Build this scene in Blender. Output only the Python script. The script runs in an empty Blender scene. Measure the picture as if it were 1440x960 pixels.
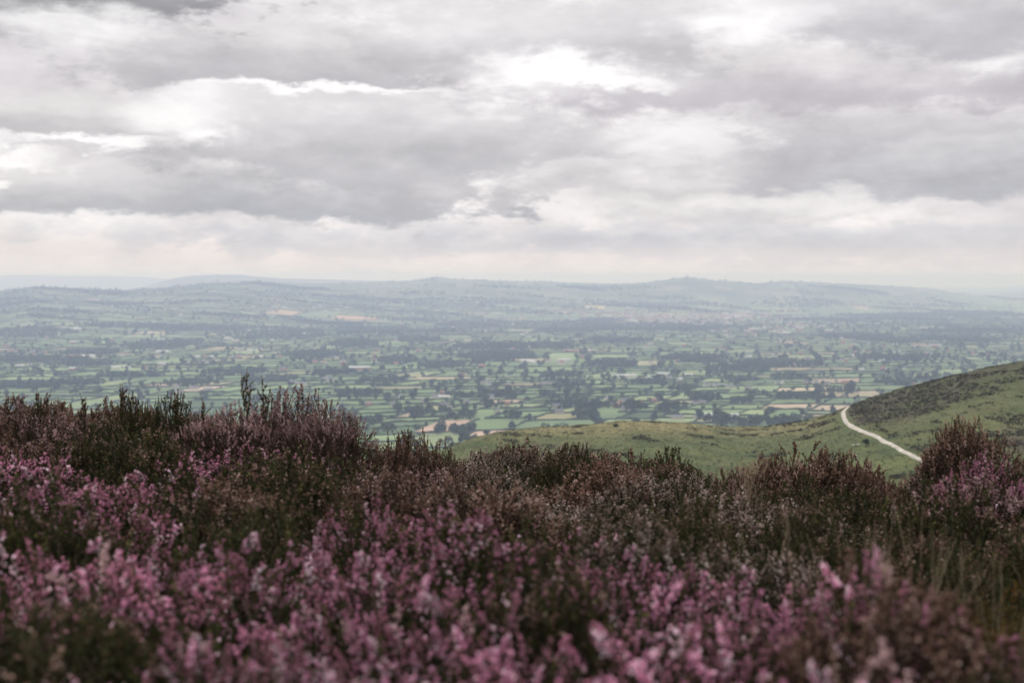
import bpy, math, random
import numpy as np
from math import radians as R

random.seed(7)
rng = np.random.default_rng(11)
sc = bpy.context.scene
COL = sc.collection

# ------------------------------------------------------------------ camera
EYE = 389.0          # picture row of eye level
PITCH = math.atan((480.0 - EYE) / 2000.0)
cam_d = bpy.data.cameras.new('camera')
cam_d.lens = 50.0
cam_d.sensor_width = 36.0
cam_d.clip_start = 0.05
cam_d.clip_end = 120000.0
cam_d.dof.use_dof = True
cam_d.dof.focus_distance = 11.0
cam_d.dof.aperture_fstop = 3.5
cam = bpy.data.objects.new('camera', cam_d)
cam.location = (0, 0, 0)
cam.rotation_euler = (R(90) - PITCH, 0, 0)
COL.objects.link(cam)
sc.camera = cam

# ------------------------------------------------------------------ render look
sc.view_settings.view_transform = 'Standard'
sc.view_settings.look = 'None'
sc.view_settings.exposure = 0.0
sc.view_settings.gamma = 1.0
sc.view_settings.use_curve_mapping = False
sc.render.engine = 'CYCLES'
cy = sc.cycles
cy.use_denoising = True
cy.use_adaptive_sampling = False
cy.max_bounces = 6
cy.diffuse_bounces = 3
cy.glossy_bounces = 2
cy.transmission_bounces = 2
cy.volume_bounces = 2
cy.sample_clamp_indirect = 8.0

# ------------------------------------------------------------------ sun and sky
SUN_EL, SUN_AZ = R(50), R(-18)          # azimuth clockwise from +Y
sd = bpy.data.lights.new('sun', 'SUN')
sd.energy = 1.5
sd.angle = R(14)
sd.color = (1.0, 0.965, 0.93)
sun = bpy.data.objects.new('sun', sd)
sx, sy, sz = (math.sin(SUN_AZ) * math.cos(SUN_EL), math.cos(SUN_AZ) * math.cos(SUN_EL), math.sin(SUN_EL))
from mathutils import Vector
sun.rotation_euler = Vector((sx, sy, sz)).to_track_quat('Z', 'Y').to_euler()
sun.location = (0, 0, 60)
COL.objects.link(sun)

world = bpy.data.worlds.new('World')
sc.world = world
world.use_nodes = True
try:
    world.cycles.sampling_method = 'MANUAL'
    world.cycles.sample_map_resolution = 512
except Exception:
    pass
wt = world.node_tree
wt.nodes.clear()


class NT:
    """small helper that writes node expressions"""
    def __init__(self, tree):
        self.t = tree

    def node(self, typ, **kw):
        n = self.t.nodes.new(typ)
        for k, v in kw.items():
            setattr(n, k, v)
        return n

    def put(self, sock, v):
        if hasattr(v, 'is_linked') or isinstance(v, bpy.types.NodeSocket):
            self.t.links.new(v, sock)
        elif v is not None:
            sock.default_value = v

    def m(self, op, a, b=None, c=None, clamp=False):
        n = self.node('ShaderNodeMath', operation=op, use_clamp=clamp)
        for i, v in enumerate((a, b, c)):
            if v is not None:
                self.put(n.inputs[i], v)
        return n.outputs[0]

    def v(self, op, a, b=None, c=None):
        n = self.node('ShaderNodeVectorMath', operation=op)
        for i, x in enumerate((a, b, c)):
            if x is not None:
                self.put(n.inputs[i], x)
        return n.outputs['Value'] if op in ('LENGTH', 'DOT_PRODUCT', 'DISTANCE') else n.outputs['Vector']

    def ramp(self, x, a, b, lo=0.0, hi=1.0, smooth=True):
        n = self.node('ShaderNodeMapRange')
        n.interpolation_type = 'SMOOTHSTEP' if smooth else 'LINEAR'
        n.clamp = True
        for i, q in enumerate((x, a, b, lo, hi)):
            self.put(n.inputs[i], q)
        return n.outputs[0]

    def mix(self, f, a, b, blend='MIX'):
        n = self.node('ShaderNodeMix', data_type='RGBA', blend_type=blend)
        self.put(n.inputs[0], f)
        self.put(n.inputs[6], a)
        self.put(n.inputs[7], b)
        return n.outputs[2]

    def noise(self, vec, scale, detail=6.0, rough=0.55, lac=2.0, dist=0.0):
        n = self.node('ShaderNodeTexNoise')
        if vec is not None:
            self.put(n.inputs['Vector'], vec)
        n.inputs['Scale'].default_value = scale
        n.inputs['Detail'].default_value = detail
        n.inputs['Roughness'].default_value = rough
        n.inputs['Lacunarity'].default_value = lac
        n.inputs['Distortion'].default_value = dist
        return n.outputs['Fac'], n.outputs['Color']

    def comb(self, x, y, z):
        n = self.node('ShaderNodeCombineXYZ')
        for i, q in enumerate((x, y, z)):
            self.put(n.inputs[i], q)
        return n.outputs[0]

    def sep(self, vec):
        n = self.node('ShaderNodeSeparateXYZ')
        self.put(n.inputs[0], vec)
        return n.outputs


def lin(r, g, b):
    """8-bit picture colour -> linear, used for the light the sky sends out"""
    f = lambda c: (c / 255.0 / 12.92) if c <= 10 else ((c / 255.0 + 0.055) / 1.055) ** 2.4
    return (f(r), f(g), f(b), 1.0)


def build_world():
    w = NT(wt)
    tc = w.node('ShaderNodeTexCoord')
    D = w.v('NORMALIZE', tc.outputs['Generated'])
    dx, dy, dz = w.sep(D)
    az = w.m('ARCTAN2', dx, dy)
    el = w.m('ARCSINE', dz)
    # angular coordinates in units of 1/2000 rad, origin at the eye-level north point
    U = w.m('MULTIPLY', az, 2000.0)
    V = w.m('MULTIPLY', el, 2000.0)
    zc = w.m('ADD', w.m('MAXIMUM', dz, 0.0), 0.055)
    Pp = w.comb(w.m('DIVIDE', dx, zc), w.m('DIVIDE', dy, w.m('MULTIPLY', zc, 1.0)), 0.0)
    # large slow warp, billowy detail
    ang = w.comb(w.m('MULTIPLY', U, 1 / 260.0), w.m('MULTIPLY', V, 1 / 105.0), w.m('MULTIPLY', dy, 2.0))
    f1, c1 = w.noise(ang, 1.0, 10.0, 0.58)
    f2, c2 = w.noise(w.v('ADD', ang, (7.3, 2.1, 4.0)), 2.6, 9.0, 0.64)
    f3, _ = w.noise(w.v('ADD', ang, (1.7, 9.2, 1.0)), 0.45, 6.0, 0.52)
    warp = w.v('MULTIPLY', w.v('SUBTRACT', c1, (0.5, 0.5, 0.5)), (230.0, 95.0, 0.0))
    warp2 = w.v('MULTIPLY', w.v('SUBTRACT', c2, (0.5, 0.5, 0.5)), (120.0, 62.0, 0.0))
    P = w.v('ADD', w.v('ADD', w.comb(U, V, 0.0), warp), warp2)
    n2 = w.m('SUBTRACT', f2, 0.5)
    n1 = w.m('SUBTRACT', f1, 0.5)

    # general veil of thin cloud, pale and slightly warm towards the horizon
    veil = w.mix(w.ramp(w.m('ADD', f3, w.m('MULTIPLY', n1, 0.8)), 0.30, 0.66),
                 lin(206, 202, 205), lin(233, 230, 230))
    hor = w.ramp(w.m('ADD', V, w.m('MULTIPLY', n1, 30.0)), 20.0, 95.0)
    col = w.mix(hor, lin(231, 221, 218), veil)

    def cloud(col, px, py, rx, ry, base, top, op=1.0, soft=0.35, flat=True, edge=1.0):
        cx, cyv = px - 720.0, EYE - py
        q = w.v('MULTIPLY_ADD', P, (1 / rx, 1 / ry, 0), (-cx / rx, -cyv / ry, 0))
        r = w.m('MULTIPLY_ADD', n2, 2.4 * edge, w.v('LENGTH', q))
        mk = w.ramp(r, 1 + soft * .7, 1 - soft * .7, 0.0, op)
        qs = w.sep(q)
        yy = w.m('MULTIPLY_ADD', n1, 1.0, qs[1])
        if flat:
            mk = w.m('MULTIPLY', mk, w.ramp(w.m('MULTIPLY_ADD', n2, 0.5, qs[1]), -0.78, -0.52))
        sh = w.ramp(yy, -0.55, 0.75)
        base = (base[0] * .82, base[1] * .82, base[2] * .83, 1)
        top = (top[0] * .93, top[1] * .93, top[2] * .93, 1)
        return w.mix(mk, col, w.mix(sh, base, top))

    W = lin(252, 250, 250)
    W2 = lin(240, 238, 238)
    # clouds, farthest first; positions are directions in the sky (tenths of a degree scale)
    L = [
        # px, py, rx, ry, base, top, opacity, soft, flat
        (1130, 345, 520, 34, lin(203, 205, 212), lin(216, 215, 219), .9, .5, False),
        (560, 335, 420, 26, lin(203, 205, 212), lin(222, 220, 223), .85, .5, False),
        (60, 345, 160, 40, W2, W2, .35, .6, False),
        (330, 272, 400, 60, lin(184, 186, 192), lin(217, 214, 216), .98, .28, True),
        (60, 280, 170, 46, lin(190, 191, 195), lin(220, 217, 218), .9, .35, True),
        (560, 205, 330, 80, lin(192, 191, 195), lin(218, 215, 217), .95, .4, False),
        (1150, 215, 360, 90, lin(192, 190, 195), lin(216, 212, 215), .95, .35, True),
        (1330, 250, 210, 50, lin(190, 191, 196), lin(214, 212, 215), .9, .3, True),
        (960, 215, 90, 55, lin(214, 211, 213), lin(240, 238, 238), .85, .4, False),
        (850, 262, 190, 36, lin(208, 205, 208), lin(226, 223, 224), .8, .4, True),
        (1060, 290, 230, 24, lin(226, 223, 224), lin(234, 231, 231), .7, .5, False),
        (1080, 120, 420, 46, lin(202, 197, 202), lin(222, 218, 219), .9, .45, False),
        (110, 190, 190, 40, lin(198, 196, 198), lin(222, 219, 219), .9, .4, True),
        (440, 95, 300, 64, lin(194, 190, 194), lin(222, 219, 219), .98, .3, True),
        (760, 55, 260, 60, lin(206, 202, 205), lin(221, 218, 219), .9, .45, False),
        (1330, 30, 240, 60, lin(204, 200, 204), lin(222, 218, 220), .9, .45, False),
        (60, 12, 270, 66, lin(152, 150, 153), lin(176, 173, 176), .97, .35, False),
    ]
    for a in L:
        col = cloud(col, *a)
    col = w.v('MULTIPLY', col, (1.0, 0.998, 1.0))
    col = w.mix(w.ramp(w.m('ADD', V, w.m('MULTIPLY', n1, 26.0)), 16.0, 62.0, .8, 0.0), col, lin(226, 218, 216))
    # breaks in the cloud where the bright upper layer shows
    G = [(765, 108, 115, 30, 1.0), (758, 107, 85, 20, 1.0), (235, 180, 70, 26, .6), (300, 165, 60, 26, .5), (120, 62, 120, 26, .7), (120, 209, 150, 8, .9),
         (310, 196, 50, 14, .7), (1060, 32, 120, 24, .55), (430, 139, 150, 8, .75), (560, 136, 110, 7, .6), (870, 118, 70, 11, .7), (930, 205, 90, 26, .4),
         (1365, 105, 36, 16, .5), (14, 258, 30, 9, .8), (1010, 45, 50, 16, .5), (1060, 290, 160, 12, .25), (60, 225, 40, 8, .5), (700, 60, 140, 26, .15)]
    for px, py, rx, ry, op in G:
        q = w.v('MULTIPLY_ADD', P, (1 / rx, 1 / ry, 0), (-(px - 720.0) / rx, -(EYE - py) / ry, 0))
        r = w.m('MULTIPLY_ADD', n2, 2.6, w.v('LENGTH', q))
        col = w.mix(w.ramp(r, 1.45, 0.25, 0.0, op), col, W)
    # fine billow texture over everything
    tex = w.ramp(w.m('ADD', w.m('MULTIPLY', f2, 0.65), w.m('MULTIPLY', f1, 0.35)), 0.25, 0.75, 0.87, 1.13, False)
    col = w.v('SCALE', col, None)
    col.node.inputs['Scale'].default_value = 1.0
    # billows catch light on their upper edges
    e2, _ = w.noise(w.v('ADD', ang, (7.31, 2.26, 4.0)), 2.6, 9.0, 0.64)
    e1, _ = w.noise(w.v('ADD', ang, (0.02, 0.30, 0.0)), 1.0, 10.0, 0.58)
    emb = w.m('ADD', w.m('MULTIPLY', w.m('SUBTRACT', f2, e2), 0.15), w.m('MULTIPLY', w.m('SUBTRACT', f1, e1), 0.26))
    tex = w.m('ADD', tex, w.m('MULTIPLY', emb, w.ramp(V, 30.0, 130.0, 0.10, 1.0)))
    # overcast-style zenith gain above the view, added to brighten land and haze
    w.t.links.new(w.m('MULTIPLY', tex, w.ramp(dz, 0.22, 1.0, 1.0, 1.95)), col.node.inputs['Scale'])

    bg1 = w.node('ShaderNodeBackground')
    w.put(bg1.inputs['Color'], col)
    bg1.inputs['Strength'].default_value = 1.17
    sky = w.node('ShaderNodeTexSky')
    sky.sky_type = 'NISHITA'
    sky.sun_disc = False
    sky.sun_elevation = SUN_EL
    sky.sun_rotation = SUN_AZ
    sky.dust_density = 3.0
    bg2 = w.node('ShaderNodeBackground')
    w.put(bg2.inputs['Color'], sky.outputs[0])
    bg2.inputs['Strength'].default_value = 0.1
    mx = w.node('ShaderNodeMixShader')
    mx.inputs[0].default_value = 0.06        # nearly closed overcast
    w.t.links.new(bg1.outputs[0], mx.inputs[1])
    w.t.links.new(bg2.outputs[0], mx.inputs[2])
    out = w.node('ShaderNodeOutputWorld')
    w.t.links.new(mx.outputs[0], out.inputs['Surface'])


build_world()

# ------------------------------------------------------------------ projection helpers (for laying out the land)
CP, SP = math.cos(PITCH), math.sin(PITCH)


def project(x, y, z):
    fwd = y * CP - z * SP
    up = y * SP + z * CP
    return 720 + 2000 * x / fwd, 480 - 2000 * up / fwd


def ray(px, py):
    a, b = (px - 720) / 2000.0, -(py - 480) / 2000.0
    return a, CP + b * SP, -SP + b * CP


def tan_dep(py):
    a, y, z = ray(720, py)
    return -z / y


def interp(u, tab):
    a = np.array(tab, float)
    return np.interp(u, a[:, 0], a[:, 1])


# numpy value noise
def _hash(ix, iy, seed):
    n = (ix.astype(np.int64) * 374761393 + iy.astype(np.int64) * 668265263 + seed * 1442695041) & 0xFFFFFFFF
    n = ((n ^ (n >> 13)) * 1274126177) & 0xFFFFFFFF
    return ((n ^ (n >> 16)) & 0xFFFF) / 65535.0


def vnoise(x, y, seed=0):
    x, y = np.asarray(x, float), np.asarray(y, float)
    ix, iy = np.floor(x), np.floor(y)
    fx, fy = x - ix, y - iy
    fx, fy = fx * fx * (3 - 2 * fx), fy * fy * (3 - 2 * fy)
    a, b = _hash(ix, iy, seed), _hash(ix + 1, iy, seed)
    c, d = _hash(ix, iy + 1, seed), _hash(ix + 1, iy + 1, seed)
    return (a + (b - a) * fx) * (1 - fy) + (c + (d - c) * fx) * fy


def fbm(x, y, seed=0, oct=4):
    s, a, t = 0.0, 1.0, 0.0
    for k in range(oct):
        s = s + a * (vnoise(x * 2 ** k, y * 2 ** k, seed + 17 * k) - 0.5)
        t += a
        a *= 0.5
    return s / t * 2


# ------------------------------------------------------------------ object helpers
def tag(o, label=None, cat=None, group=None, kind=None):
    if label: o['label'] = label
    if cat: o['category'] = cat
    if group: o['group'] = group
    if kind: o['kind'] = kind
    return o


def empty(name, loc=(0, 0, 0), rz=0.0, s=1.0):
    o = bpy.data.objects.new(name, None)
    o.location = loc
    o.rotation_euler = (0, 0, rz)
    o.scale = (s, s, s)
    o.empty_display_size = 0.2
    COL.objects.link(o)
    return o


def mesh_np(name, V, F, mats, mi=None, attr=None, smooth=False):
    """V (n,3); F: (m,3) or (m,4) array, or a list of such arrays"""
    Fs = F if isinstance(F, list) else [F]
    Fs = [np.asarray(f, np.int32) for f in Fs if len(f)]
    me = bpy.data.meshes.new(name)
    V = np.asarray(V, np.float32)
    me.vertices.add(len(V))
    me.vertices.foreach_set('co', V.ravel())
    loops = np.concatenate([f.ravel() for f in Fs])
    tot = np.concatenate([np.full(len(f), f.shape[1], np.int32) for f in Fs])
    st = np.concatenate([[0], np.cumsum(tot)[:-1]]).astype(np.int32)
    me.loops.add(len(loops))
    me.loops.foreach_set('vertex_index', loops)
    me.polygons.add(len(tot))
    me.polygons.foreach_set('loop_start', st)
    me.polygons.foreach_set('loop_total', tot)
    for m in (mats if isinstance(mats, (list, tuple)) else [mats]):
        me.materials.append(m)
    if mi is not None:
        me.polygons.foreach_set('material_index', np.asarray(mi, np.int32))
    me.polygons.foreach_set('use_smooth', np.full(len(tot), bool(smooth)))
    for k, (dom, arr) in (attr or {}).items():
        arr = np.asarray(arr, np.float32)
        if arr.ndim == 1:
            a = me.attributes.new(k, 'FLOAT', dom)
            a.data.foreach_set('value', arr)
        else:
            a = me.attributes.new(k, 'FLOAT_COLOR', dom)
            c = np.ones((len(arr), 4), np.float32)
            c[:, :3] = arr
            a.data.foreach_set('color', c.ravel())
    me.update()
    me.validate()
    return me


def obj(name, me, parent=None):
    o = bpy.data.objects.new(name, me)
    if parent is not None:
        o.parent = parent
    COL.objects.link(o)
    return o


ORD = ['first', 'second', 'third', 'fourth', 'fifth', 'sixth', 'seventh', 'eighth', 'ninth', 'tenth',
       'eleventh', 'twelfth', 'thirteenth', 'fourteenth', 'fifteenth', 'sixteenth']


def order_labels(items, limit=16):
    """items: (object, label, x in the view); alike labels get an order from left to right"""
    by = {}
    for o, l, x in items:
        by.setdefault(l, []).append((x, o))
    for l, lst in by.items():
        lst.sort(key=lambda t: t[0])
        n = len(lst)
        for i, (x, o) in enumerate(lst):
            if n == 1 or n > limit:
                o['label'] = l
            elif i == n - 1:
                o['label'] = 'rightmost ' + l
            elif i == 0:
                o['label'] = 'leftmost ' + l
            else:
                o['label'] = ORD[i] + ' from left, ' + l


# ------------------------------------------------------------------ materials
def base_mat(name, rough=0.9):
    m = bpy.data.materials.new(name)
    m.use_nodes = True
    t = m.node_tree
    b = t.nodes['Principled BSDF']
    b.inputs['Roughness'].default_value = rough
    b.inputs['Specular IOR Level'].default_value = 0.15
    return m, NT(t), b


def mat_tint(name, c0, c1, rough=0.85, objvar=0.25, transl=0.0, c2=None):
    """leaf / bloom material: per-shoot tint attribute and per-object variation"""
    m, n, b = base_mat(name, rough)
    at = n.node('ShaderNodeAttribute', attribute_name='tint')
    col = n.mix(at.outputs['Fac'], (*c0, 1), (*c1, 1))
    if c2 is not None:
        col = n.mix(n.ramp(at.outputs['Fac'], 0.72, 0.98), col, (*c2, 1))
    oi = n.node('ShaderNodeObjectInfo')
    val = n.ramp(oi.outputs['Random'], 0, 1, 1 - objvar, 1 + objvar, False)
    h = n.node('ShaderNodeHueSaturation')
    n.put(h.inputs['Color'], col)
    n.put(h.inputs['Value'], val)
    n.put(b.inputs['Base Color'], h.outputs[0])
    if transl > 0:
        tr = n.node('ShaderNodeBsdfTranslucent')
        n.put(tr.inputs['Color'], h.outputs[0])
        mx = n.node('ShaderNodeMixShader')
        mx.inputs[0].default_value = transl
        n.t.links.new(b.outputs[0], mx.inputs[1])
        n.t.links.new(tr.outputs[0], mx.inputs[2])
        n.t.links.new(mx.outputs[0], n.t.nodes['Material Output'].inputs['Surface'])
    return m


def mat_plain(name, c, var=0.2, scale=4.0, rough=0.85):
    m, n, b = base_mat(name, rough)
    tc = n.node('ShaderNodeTexCoord')
    f, _ = n.noise(tc.outputs['Object'], scale, 4)
    k = n.ramp(f, 0.3, 0.7, 1 - var, 1 + var, False)
    s = n.v('SCALE', (c[0], c[1], c[2]))
    n.put(s.node.inputs['Scale'], k)
    n.put(b.inputs['Base Color'], s)
    return m


def mat_farm():
    """fields: colour of each field from its attribute, with mowing stripes and uneven growth"""
    m, n, b = base_mat('farm_land', 0.95)
    at = n.node('ShaderNodeAttribute', attribute_name='crop')
    geo = n.node('ShaderNodeNewGeometry')
    p = n.v('MULTIPLY', geo.outputs['Position'], (1, 1, 0))
    f, _ = n.noise(p, 0.012, 5, 0.6)
    f2, _ = n.noise(p, 0.0016, 4, 0.6)
    k = n.m('MULTIPLY', n.ramp(f, 0.3, 0.7, 0.82, 1.18, False), n.ramp(f2, 0.3, 0.7, 0.85, 1.15, False))
    s = n.v('SCALE', at.outputs['Color'])
    n.put(s.node.inputs['Scale'], k)
    n.put(b.inputs['Base Color'], s)
    return m


def mat_valley():
    m, n, b = base_mat('valley_ground', 0.95)
    geo = n.node('ShaderNodeNewGeometry')
    p = n.v('MULTIPLY', geo.outputs['Position'], (1, 1, 0))
    vo = n.node('ShaderNodeTexVoronoi')
    n.put(vo.inputs['Vector'], p)
    vo.inputs['Scale'].default_value = 1 / 260.0
    hs = n.sep(vo.outputs['Color'])
    col = n.mix(hs[0], (0.07, 0.115, 0.04, 1), (0.15, 0.19, 0.075, 1))
    col = n.mix(n.ramp(hs[1], 0.80, 0.84), col, (0.30, 0.24, 0.13, 1))
    f, _ = n.noise(p, 0.0011, 7, 0.62)
    f2, _ = n.noise(p, 0.006, 4, 0.6)
    wood = n.ramp(n.m('ADD', f, n.m('MULTIPLY', f2, 0.25)), 0.60, 0.66)
    col = n.mix(wood, col, (0.028, 0.045, 0.02, 1))
    n.put(b.inputs['Base Color'], col)
    return m


def mat_hill():
    """grass moor with heath patches: the attribute 'heath' says how much heather grows there"""
    m, n, b = base_mat('hill_grass', 0.95)
    at = n.node('ShaderNodeAttribute', attribute_name='heath')
    at2 = n.node('ShaderNodeAttribute', attribute_name='straw')
    geo = n.node('ShaderNodeNewGeometry')
    p = geo.outputs['Position']
    f, _ = n.noise(p, 0.045, 7, 0.62)
    f2, _ = n.noise(p, 0.4, 5, 0.65)
    f3, _ = n.noise(p, 0.016, 5, 0.6)
    grass = n.mix(n.ramp(f, 0.3, 0.7), (0.046, 0.064, 0.019, 1), (0.100, 0.115, 0.038, 1))
    straw = n.mix(n.ramp(f2, 0.3, 0.7), (0.17, 0.15, 0.066, 1), (0.24, 0.20, 0.095, 1))
    col = n.mix(n.m('MULTIPLY', at2.outputs['Fac'], n.ramp(n.m('ADD', f, f3), 0.7, 1.2), clamp=True), grass, straw)
    hm = n.ramp(n.m('ADD', at.outputs['Fac'], n.m('MULTIPLY', n.m('SUBTRACT', n.m('ADD', f, n.m('MULTIPLY', f2, .5)), 0.75), 2.2)), 0.40, 0.72)
    dark = n.mix(n.ramp(f2, 0.3, 0.7), (0.034, 0.030, 0.019, 1), (0.070, 0.056, 0.036, 1))
    col = n.mix(n.m('MULTIPLY', hm, 0.85), col, dark)
    k = n.ramp(f2, 0.25, 0.75, 0.75, 1.25, False)
    s = n.v('SCALE', col)
    n.put(s.node.inputs['Scale'], k)
    n.put(b.inputs['Base Color'], s)
    return m


M = {}
M['farm'] = mat_farm()
M['valley'] = mat_valley()
M['hill'] = mat_hill()
M['moor'] = mat_plain('moor_peat', (0.022, 0.018, 0.011), 0.5, 9.0)
M['track'] = mat_plain('pale_stone_track', (0.43, 0.40, 0.34), 0.35, 0.5)
M['far'] = mat_plain('far_upland', (0.12, 0.125, 0.10), 0.3, 0.0016)
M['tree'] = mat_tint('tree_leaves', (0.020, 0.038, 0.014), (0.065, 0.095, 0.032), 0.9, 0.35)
M['bark'] = mat_plain('tree_bark', (0.06, 0.045, 0.03), 0.3, 1.0)
M['hedge'] = mat_tint('hedge_leaves', (0.026, 0.045, 0.016), (0.06, 0.085, 0.028), 0.9, 0.25)
M['wall_white'] = mat_plain('white_render', (0.60, 0.58, 0.54), 0.08, 0.3)
M['wall_brick'] = mat_plain('red_brick_wall', (0.36, 0.20, 0.15), 0.15, 0.3)
M['wall_stone'] = mat_plain('pale_stone_wall', (0.45, 0.41, 0.35), 0.15, 0.3)
M['slate'] = mat_plain('grey_slate', (0.16, 0.16, 0.175), 0.2, 0.3)
M['tile'] = mat_plain('brown_tile', (0.26, 0.15, 0.115), 0.2, 0.3)
M['sheet'] = mat_plain('pale_sheet_roof', (0.46, 0.46, 0.46), 0.08, 0.1)

# ------------------------------------------------------------------ the land: height functions
HV = -270.0
SKYLINE = [(-600, 410), (0, 409), (50, 403), (100, 405), (180, 408), (240, 404), (300, 396.5), (360, 394.5), (430, 398.5), (520, 396.5),
           (570, 395), (598, 391), (612, 388.5), (640, 392), (700, 394.5), (760, 395), (800, 397), (870, 399), (920, 396.5), (945, 391.5), (965, 389.5),
           (1010, 394.5), (1060, 399), (1100, 394.5), (1150, 397), (1200, 399), (1240, 401), (1290, 404), (1350, 405.5), (1430, 407)]
S_TAB = [(-600, 4800), (0, 5200), (400, 6600), (700, 7600), (1000, 9200), (1250, 10500), (2200, 12000)]
D_TAB = [(-600, 9500), (0, 10000), (300, 11000), (600, 12800), (960, 14000), (1250, 14500), (2200, 15000)]


LOW_RIDGES = [(60, 7200, 45, 900, 420), (230, 8300, 50, 900, 480), (420, 9300, 55, 1100, 480), (120, 9000, 45, 800, 400), (560, 10400, 55, 1200, 520),
              (760, 11200, 60, 1100, 520), (980, 11900, 65, 1500, 560), (1150, 12600, 55, 1200, 500), (880, 10000, 30, 800, 420), (330, 7500, 28, 700, 360)]


def h_valley(x, y):
    """height of the vale; y is the distance ahead"""
    ys = np.maximum(y, 500.0)
    u = 720 + 2000 * x / ys
    S, Dm = interp(u, S_TAB), interp(u, D_TAB)
    zr = -(interp(u, SKYLINE) - EYE) / 2000.0 * Dm
    fade = np.clip((u - 1300) / 120.0, 0, 1)
    zr = zr * (1 - fade) + (HV + 25) * fade
    t = np.clip((ys - S) / (Dm - S), 0, 1)
    s = 0.55 * t * t * (3 - 2 * t) + 0.45 * t
    h = HV + (zr - HV) * s
    b = t * (1 - t) * 4
    h = h + (3.0 + 95 * b * (1 - 0.8 * fade)) * fbm(x / 2600.0, y / 1300.0, 3, 4) - 6 * b
    # a handful of lower ridges in front of the skyline, long across the view
    for (ru, ry, hh, wx, wy) in LOW_RIDGES:
        rx = (ru - 720) / 2000.0 * ry
        w = np.exp(-((x - rx) / wx) ** 2 - ((ys - ry - 0.15 * (x - rx)) / wy) ** 2)
        h = h + hh * w * (1 - np.clip((t - .8) / .2, 0, 1))
    h = h - np.clip(ys - Dm, 0, None) * 0.03 * (1 - fade)
    return np.maximum(h, HV - 9)


RIDGE = [(-700, 720), (450, 720), (600, 648), (660, 624), (700, 613), (760, 606.5), (830, 600), (880, 595), (930, 597.5), (980, 601), (1030, 605),
         (1080, 604), (1130, 596), (1165, 586), (1190, 577), (1230, 562), (1300, 541), (1370, 523), (1440, 509), (1520, 492), (2300, 430)]
YR = [(-700, 480), (600, 560), (880, 640), (1030, 690), (1190, 660), (1300, 640), (1440, 640), (2300, 640)]
NEARPY = [(-700, 745), (600, 735), (880, 716), (1100, 712), (1300, 704), (1440, 696), (2300, 690)]
Y0 = 420.0


def z_top(x, y):
    """level of the heather tops near the camera"""
    xx = np.clip(x, -4.5, 4.5)
    tl = np.where(xx < 0, -0.086 * xx, -0.034 * xx)
    zt = -(0.345 + 0.0875 * y) + tl * np.clip(y / 6.0, 0.35, 1.15)
    # mounds and dips along the crest
    dip = np.interp(x, [-2.6, -1.75, -1.60, -1.45, -0.95, -0.75, -0.30, -0.10, 0.95, 1.10, 1.25, 1.85, 2.02, 2.16, 2.5],
                    [0.03, 0.03, -0.09, 0.0, 0.0, -0.08, -0.04, 0.045, 0.045, -0.03, 0.0, -0.04, -0.23, -0.08, 0.02])
    zt = zt + dip * np.clip((y - 5.0) / 2.0, 0, 1)
    fall = np.clip(y - 8.6, 0, None)
    return zt - 0.012 * np.minimum(fall, 12) ** 2 - 0.24 * np.clip(fall - 12, 0, None)


def h_moor(x, y):
    return z_top(x, y) - 0.36 + 0.05 * fbm(x / 0.8, y / 0.8, 5, 3)


def h_hill(x, y, rough=True):
    ys = np.maximum(y, 5.0)
    u = np.clip(720 + 2000 * x / ys, -700, 2300)
    z40 = h_moor(x * 40 / ys, np.full_like(ys, 40.0))
    t1 = np.interp(u, *np.array(RIDGE, float).T)
    t1 = (t1 - EYE) / 2000.0
    yr = interp(u, YR)
    zr = -t1 * yr
    z0 = -(interp(u, NEARPY) - EYE) / 2000.0 * Y0
    z200 = np.minimum(z40 * 0.45 + z0 * 0.62, -40)
    a = z40 + (z200 - z40) * np.clip((ys - 40) / 160, 0, 1)
    b = z200 + (z0 - z200) * np.clip((ys - 200) / (Y0 - 200), 0, 1)
    tt = np.clip((ys - Y0) / (yr - Y0), 0, 1)
    c = z0 + (zr - z0) * tt
    over = np.clip(ys - yr, 0, None)
    d = zr - np.where(over < 80, over ** 2 * 0.0022, 14.08 + (over - 80) * 0.352)
    z = np.where(ys < 200, a, np.where(ys < Y0, b, np.where(ys < yr, c, d)))
    if rough:
        k = np.clip((ys - 60) / 200, 0, 1)
        z = z + k * (1.1 * fbm(x / 45.0, y / 45.0, 21, 3) * np.where(over > 0, 0.6, np.clip(1.3 - tt, 0.15, 1)) + 0.35 * fbm(x / 7.0, y / 7.0, 23, 2))
    return np.maximum(z, HV - 20)


def h_land(x, y):
    return np.maximum(h_valley(x, y), h_hill(x, y)) if np.ndim(x) else float(max(h_valley(np.array([x]), np.array([y]))[0], h_hill(np.array([x]), np.array([y]))[0]))


def polar_sheet(rs, azs, hf, closed=False):
    A, Rr = np.meshgrid(azs, rs)
    x, y = Rr * np.sin(A), Rr * np.cos(A)
    ye = Rr * np.cos(np.clip(A, -R(50), R(50)))
    xe = np.where(np.abs(A) > R(50), ye * np.tan(R(50)) * np.sign(A), x)
    z = hf(xe, ye)
    n, mm = A.shape
    V = np.stack([x.ravel(), y.ravel(), z.ravel()], 1)
    i = np.arange(n * mm).reshape(n, mm)
    F = np.stack([i[:-1, :-1].ravel(), i[:-1, 1:].ravel(), i[1:, 1:].ravel(), i[1:, :-1].ravel()], 1)
    F = F[:, ::-1]
    return V, F, x, y


def azimuths(half, n, ncoarse):
    f = np.linspace(-half, half, n)
    c = np.linspace(half, 2 * math.pi - half, ncoarse)[1:]
    return np.concatenate([f, c])          # closes on itself at the last column


def wrap(a):
    return np.where(a > math.pi, a - 2 * math.pi, a)


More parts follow.
